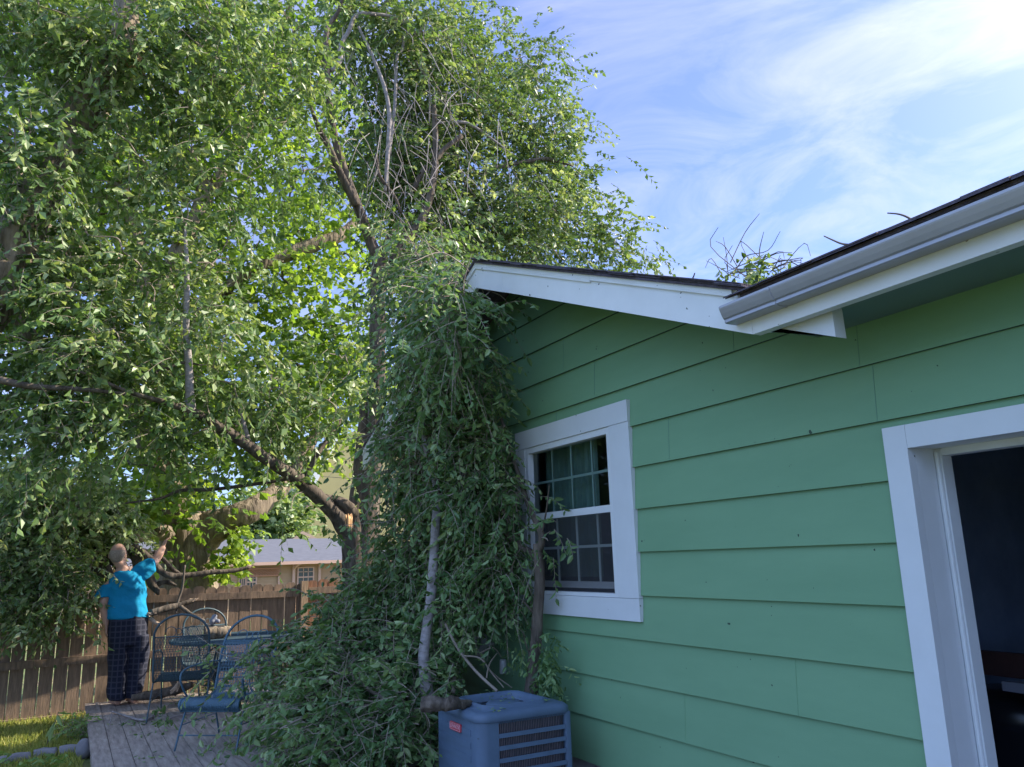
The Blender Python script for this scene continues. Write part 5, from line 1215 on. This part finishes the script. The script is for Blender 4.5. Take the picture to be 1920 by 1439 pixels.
# ================================================================== LEFT LAWN
for i, (a, b, c_) in enumerate((((-10, 1432), (60, 1420), 'left stretch of the grey stone lawn edging, near the frame edge'), ((62, 1418), (108, 1413), 'middle piece of the grey stone lawn edging'), ((110, 1412), (150, 1408), 'right end block of the grey stone lawn edging by the deck'))):
    p0, p1 = PZ(*a, .03), PZ(*b, .03); mb = MB(); limb(mb, [p0, (p0+p1)/2+np.array([0, .01, .0]), p1-(p1-p0)*.06], [.055, .06, .055], 10, 5, .12, seed=i*3)
    tag(mb.build('edging_stone', stonem, smooth=True), c_, 'stone edging', group='stone edging along the lawn')
mb = MB(); c_ = PZ(157, 1405, .08); ball(mb, c_, .085, 9, (.8, 1.0, 1.1)); o = mb.build('round_stone', stonem, smooth=True); tag(o, 'rounded grey stone against the deck side', 'stone')
wd_ = thing('weed_plant', 'tall wilted weed with big drooping leaves in the lawn', 'plant', tuple(PZ(88, 1405, 0)))
mb = MB(); base_ = PZ(85, 1408, 0.0); yb = base_[1]
P_ = [base_]+[PY(x_, y_, yb) for x_, y_ in ((90, 1390), (95, 1372), (104, 1352), (110, 1335))]; limb(mb, P_, [.006, .006, .005, .004, .003], 6, 5, .05); mb.build('stem', twig_dk, wd_)
mb = MB(); tips = [((104, 1352), (-.25, -.2, -1), .20, .36), ((110, 1336), (.7, -.2, -.15), .13, .4), ((108, 1338), (.45, -.3, .1), .12, .4), ((108, 1340), (.2, -.3, -.5), .13, .45), ((100, 1362), (-.5, 0, -.8), .12, .4)]
for (q, d, L, rt_) in tips:
    for s_ in (0,): leaf_geo(mb, PY(*q, yb)[None], nrm(np.array([d], float)), nrm(np.array([[.6, -.5, .3]])), np.array([L]), rt_, np.array([.85]), True)
mb.build('leaves', weed, wd_, tint=True)
sb = thing('shrub', 'small sunlit green shrub at the fence foot beside the deck', 'shrub', tuple(PZ(140, 1372, 0)))
cen = np.array([PZ(x_, y_, z_) for x_, y_, z_ in ((120, 1375, .08), (132, 1370, .12), (145, 1368, .14), (156, 1366, .12), (150, 1376, .06), (135, 1378, .06), (150, 1355, .2), (160, 1352, .2))])
lm, tm = foliage(trees_rng, cen, 9, 7, .045, tl=.12, spread=.05, droop=.3, hi=True, tone=.25, hang=-.5); lm.build('foliage', weed, sb, tint=True); tm.build('stems', twigm, sb)
ws = thing('weed_patch', 'broad leaved weeds at the bottom left corner', 'plant', tuple(PZ(100, 1439, 0)))
cen = np.array([PZ(x_, y_, .03) for x_, y_ in ((20, 1440), (75, 1436), (90, 1440), (110, 1445), (60, 1448), (30, 1455), (95, 1424), (135, 1450))])
lm, tm = foliage(trees_rng, cen, 4, 6, .065, tl=.13, spread=.05, droop=.4, hi=True, hang=-.4, ratio=.6); lm.build('foliage', weed, ws, tint=True); tm.build('stems', weed, ws)

# ================================================================== PERSON
pe = thing('person', 'bald man in turquoise shirt and plaid pants seen from behind, raising one arm', 'person', (.70, 10.35, DZ))
YB_ = 10.35
def q(px, py, dy=0): return PY(px, py, YB_+dy)
ax = np.array([.96, .28, 0]); ax /= np.linalg.norm(ax); ay = np.array([-ax[1], ax[0], 0]); az = np.array([0, 0, 1.0])
# body: head, neck, torso core, arms, hands, feet as one skin
bd = MB()
hc = q(221, 1041)
ball(bd, hc+az*.02, .100, 12, (.86, 1.02, 1.12), np.array([ax, ay, az]).T)
ball(bd, hc-az*.045+ax*.035+ay*.02, .072, 10, (1, 1, 1.0))
ball(bd, hc-az*.085+ax*.06+ay*.035, .04, 8)                       # chin
ball(bd, hc+ax*.098+ay*.05-az*.02, .019, 7, (1, 1, 1.3))          # nose
ball(bd, hc+ax*.084+ay*.045-az*.058, .02, 6)                      # mouth
for s_ in (1,): ball(bd, hc+ax*.045-ay*.085-az*.01, .03, 8, (.8, .35, 1.15))   # ear
ball(bd, hc-ax*.075+ay*.06-az*.01, .028, 8, (.35, .8, 1.1))
nk = q(231, 1066)
loft(bd, [(hc-az*.06, .066, .07, ax, ay), (nk, .07, .072, ax, ay), (nk-az*.09, .10, .09, ax, ay)], 16)
sL = q(207, 1090); sR = q(277, 1062)
loft(bd, [(q(236, 1080), .08, .07, ax, ay), (q(238, 1100), .15, .09, ax, ay), (q(238, 1150), .16, .10, ax, ay), (q(240, 1175), .15, .10, ax, ay)], 16)
def arm(mb, P, R, n=14):
    Q_, R_ = smoothpath(P, 5, R); mb.tube(Q_, R_, n)
el_ = q(291, 1052, .16); wr = q(306, 1026, .24)
arm(bd, [sR, (sR+el_)/2, el_, (el_*.5+wr*.5)+np.array([.0, 0, -.0]), wr], [.045, .048, .048, .050, .034])
eL = q(194, 1132, -.05); wL = q(199, 1172, -.02)
arm(bd, [q(232, 1100), sL-az*.03, (sL+eL)/2, eL, (eL+wL)/2, wL], [.06, .045, .055, .046, .043, .03])
# hands: palm, four curled fingers, thumb
def hand(mb, w_, d, side, out, curl):
    d = nrm(np.array(d, float)); side = nrm(np.array(side, float)-d*np.dot(side, d)); nn = np.cross(d, side)*out
    loft(mb, [(w_, .026, .018, side, nn), (w_+d*.05, .038, .017, side, nn), (w_+d*.09, .040, .015, side, nn)], 12)
    for k, (off, L) in enumerate(((-.030, .066), (-.010, .074), (.010, .070), (.029, .056))):
        a = w_+d*.085+side*off; dd = d.copy(); P_ = [a-d*.02, a]
        for s_ in range(3):
            dd = nrm(dd+nn*curl[k]); P_.append(P_[-1]+dd*L/3)
        Q_, R_ = smoothpath(P_, 3, np.linspace(.0098, .0078, len(P_))); mb.tube(Q_, R_, 8)
    a = w_+d*.03-side*.03; P_ = [a, a+nrm(d*.7-side*.8)*.035, a+nrm(d*.7-side*.8)*.035+nrm(d+nn*.4-side*.2)*.035]
    Q_, R_ = smoothpath(P_, 3, [.012, .011, .009]); mb.tube(Q_, R_, 8)
hand(bd, wr, wr-el_+np.array([0, 0, .1]), (.2, -1, 0), 1, (.7, .55, .5, .45))
hand(bd, wL, (0.05, -.02, -1), (.1, -1, 0), -1, (.25, .3, .3, .35))
for (px, py, dx_) in ((219, 1313, 0), (251, 1309, .03)):
    f_ = q(px, py-3); f_[2] = DZ+.04
    loft(bd, [(f_-ay*.05+az*.0, .035, .035, ax, az), (f_+ay*.05, .042, .033, ax, az), (f_+ay*.13-az*.01, .042, .022, ax, az), (f_+ay*.17-az*.018, .03, .014, ax, az)], 12)
    loft(bd, [(f_, .042, .045, ax, ay), (f_+az*.14, .045, .05, ax, ay)], 12)
remesh(bd, 'body', skin, .0075, pe, 3)
hr = MB(); ball(hr, hc-ay*.020-ax*.012+az*.008, .0995, 14, (.86, 1.02, 1.02), np.array([ax, ay, az]).T)
# keep only the fringe of hair round the back and sides
V = hr.V[0]; loc = (V-hc)@np.array([ax, ay, az]).T
keepF = [f for f in hr.F[0] if np.mean(loc[f, 2]) < .052 and np.mean(loc[f, 2]) > -.085 and np.mean(loc[f, 0]) < .055 and not (np.mean(loc[f, 1]) > .06)]
hr2 = MB(); hr2.add(V, np.array(keepF)); hr2.build('hair', hairm, pe, smooth=True)
gs_ = MB(); g0 = hc+ax*.05-ay*.09+az*.012; g1_ = hc+ax*.103+ay*.0+az*.012
gs_.tube([g0, hc+ax*.085-ay*.05+az*.014, g1_-ay*.02], .0035, 5)
for s_ in (-.02, .055): gs_.tube([hc+ax*(.104-.25*abs(s_-.02))+ay*(s_+.022*math.cos(a))+az*(.008+.018*math.sin(a)) for a in np.linspace(0, 2*math.pi, 13)], .003, 5, cap=False)
gs_.build('glasses', blackm, pe)
# shirt
sh = MB()
loft(sh, [(q(233, 1072)+ax*.0, .085, .085, ax, ay), (q(236, 1078), .145, .115, ax, ay), (q(238, 1090), .19, .13, ax, ay), (q(239, 1105), .208, .14, ax, ay), (q(238, 1125), .205, .148, ax, ay), (q(239, 1145), .212, .155, ax, ay), (q(241, 1159), .220, .16, ax, ay)], 24)
aL = q(192, 1121, -.04)
loft(sh, [(q(222, 1087), .10, .11, az, ay), (sL+az*.0, .10, .105, nrm(ax+az*.6), ay), ((sL+aL)/2, .088, .09, nrm(ax+az*.15), ay), (aL, .088, .09, ax, ay)], 16)
aR = q(281, 1060, .07); dR = nrm(aR-sR); pr = nrm(np.cross(dR, az)); pu = np.cross(pr, dR)
loft(sh, [(q(255, 1080), .10, .10, pr, az), (sR-az*.015, .09, .105, pr, pu), ((sR+aR)/2-az*.012, .082, .10, pr, pu), (aR-az*.01, .078, .092, pr, pu)], 16)
so_ = remesh(sh, 'shirt', shirtm, .010, pe, 3)
def wrinkle(o, amp, fr, dirn):
    me = o.data; n_ = len(me.vertices); dirn = Vector(dirn).normalized()
    cos_ = [v.co.copy() for v in me.vertices]; nor = [v.normal.copy() for v in me.vertices]
    for i_ in range(n_):
        c_ = cos_[i_]; w_ = c_.dot(dirn); u_ = c_ - dirn*w_
        k_ = mnoise.noise(u_*fr*0.35 + dirn*w_*fr + Vector((3.1, 1.7, 0)))
        me.vertices[i_].co = c_ + nor[i_]*amp*(1-abs(k_)*2.6)
    me.update()
wrinkle(so_, .012, 9.0, (.55, .1, 1.0))
pt = MB()
loft(pt, [(q(241, 1153), .20, .145, ax, ay), (q(240, 1175), .212, .155, ax, ay), (q(240, 1195), .208, .15, ax, ay), (q(240, 1210), .19, .14, ax, ay)], 24)
loft(pt, [(q(224, 1190), .112, .145, ax, ay), (q(223, 1230), .112, .13, ax, ay), (q(221, 1265), .105, .12, ax, ay), (q(219, 1290), .10, .115, ax, ay), (q(219, 1306), .095, .115, ax, ay), (q(220, 1312), .085, .10, ax, ay)], 18)
loft(pt, [(q(260, 1190), .105, .145, ax, ay), (q(261, 1225), .10, .13, ax, ay), (q(259, 1255), .098, .12, ax, ay), (q(253, 1285), .082, .11, ax, ay), (q(250, 1303), .08, .11, ax, ay), (q(250, 1308), .07, .10, ax, ay)], 18)
po_ = remesh(pt, 'pants', plaid, .012, pe, 3); wrinkle(po_, .009, 8.0, (1.0, .2, .35))

# ================================================================== OFF-FRAME YARD TREES (reflected in the window, shading the west sky)
for (tx, ty, th, tr_, lab) in ((-17.5, -8.0, 8.5, 3.4, 'broad leafy yard tree at the south end of the row west of the lawn'), (-18.0, 3.0, 8.5, 3.6, 'tall leafy yard tree standing west of the lawn facing the house wall'), (-17.0, 11.5, 8.0, 3.2, 'leafy yard tree at the west end of the fence')):
    t_ = thing('yard_tree', lab, 'tree', (tx, ty, 0), group='yard trees west of the lawn')
    k = MB(); limb(k, [(tx, ty, -.1), (tx+.1, ty, 2), (tx-.1, ty+.1, th*.5), (tx, ty, th*.8)], [.35, .28, .2, .08], 12, 6, .12, seed=tx); k.build('trunk', bark_big, t_, smooth=True)
    u = trees_rng.normal(size=(150, 3)); u = nrm(u)*(trees_rng.random((150, 1))**.4); cen = np.array([tx, ty, th*.62])+u*np.array([tr_, tr_, th*.36])
    lm, tm = foliage(trees_rng, cen, 12, 8, .26, tl=.9, spread=.45, droop=.4, ratio=.75, hang=.1)
    lm.build('crown', elm, t_, tint=True); connect(tm, trees_rng, np.array([(tx, ty, z_) for z_ in np.linspace(2, th*.8, 12)]), cen, .06, .01, 4, maxd=5); tm.build('twigs', twig_dk, t_)
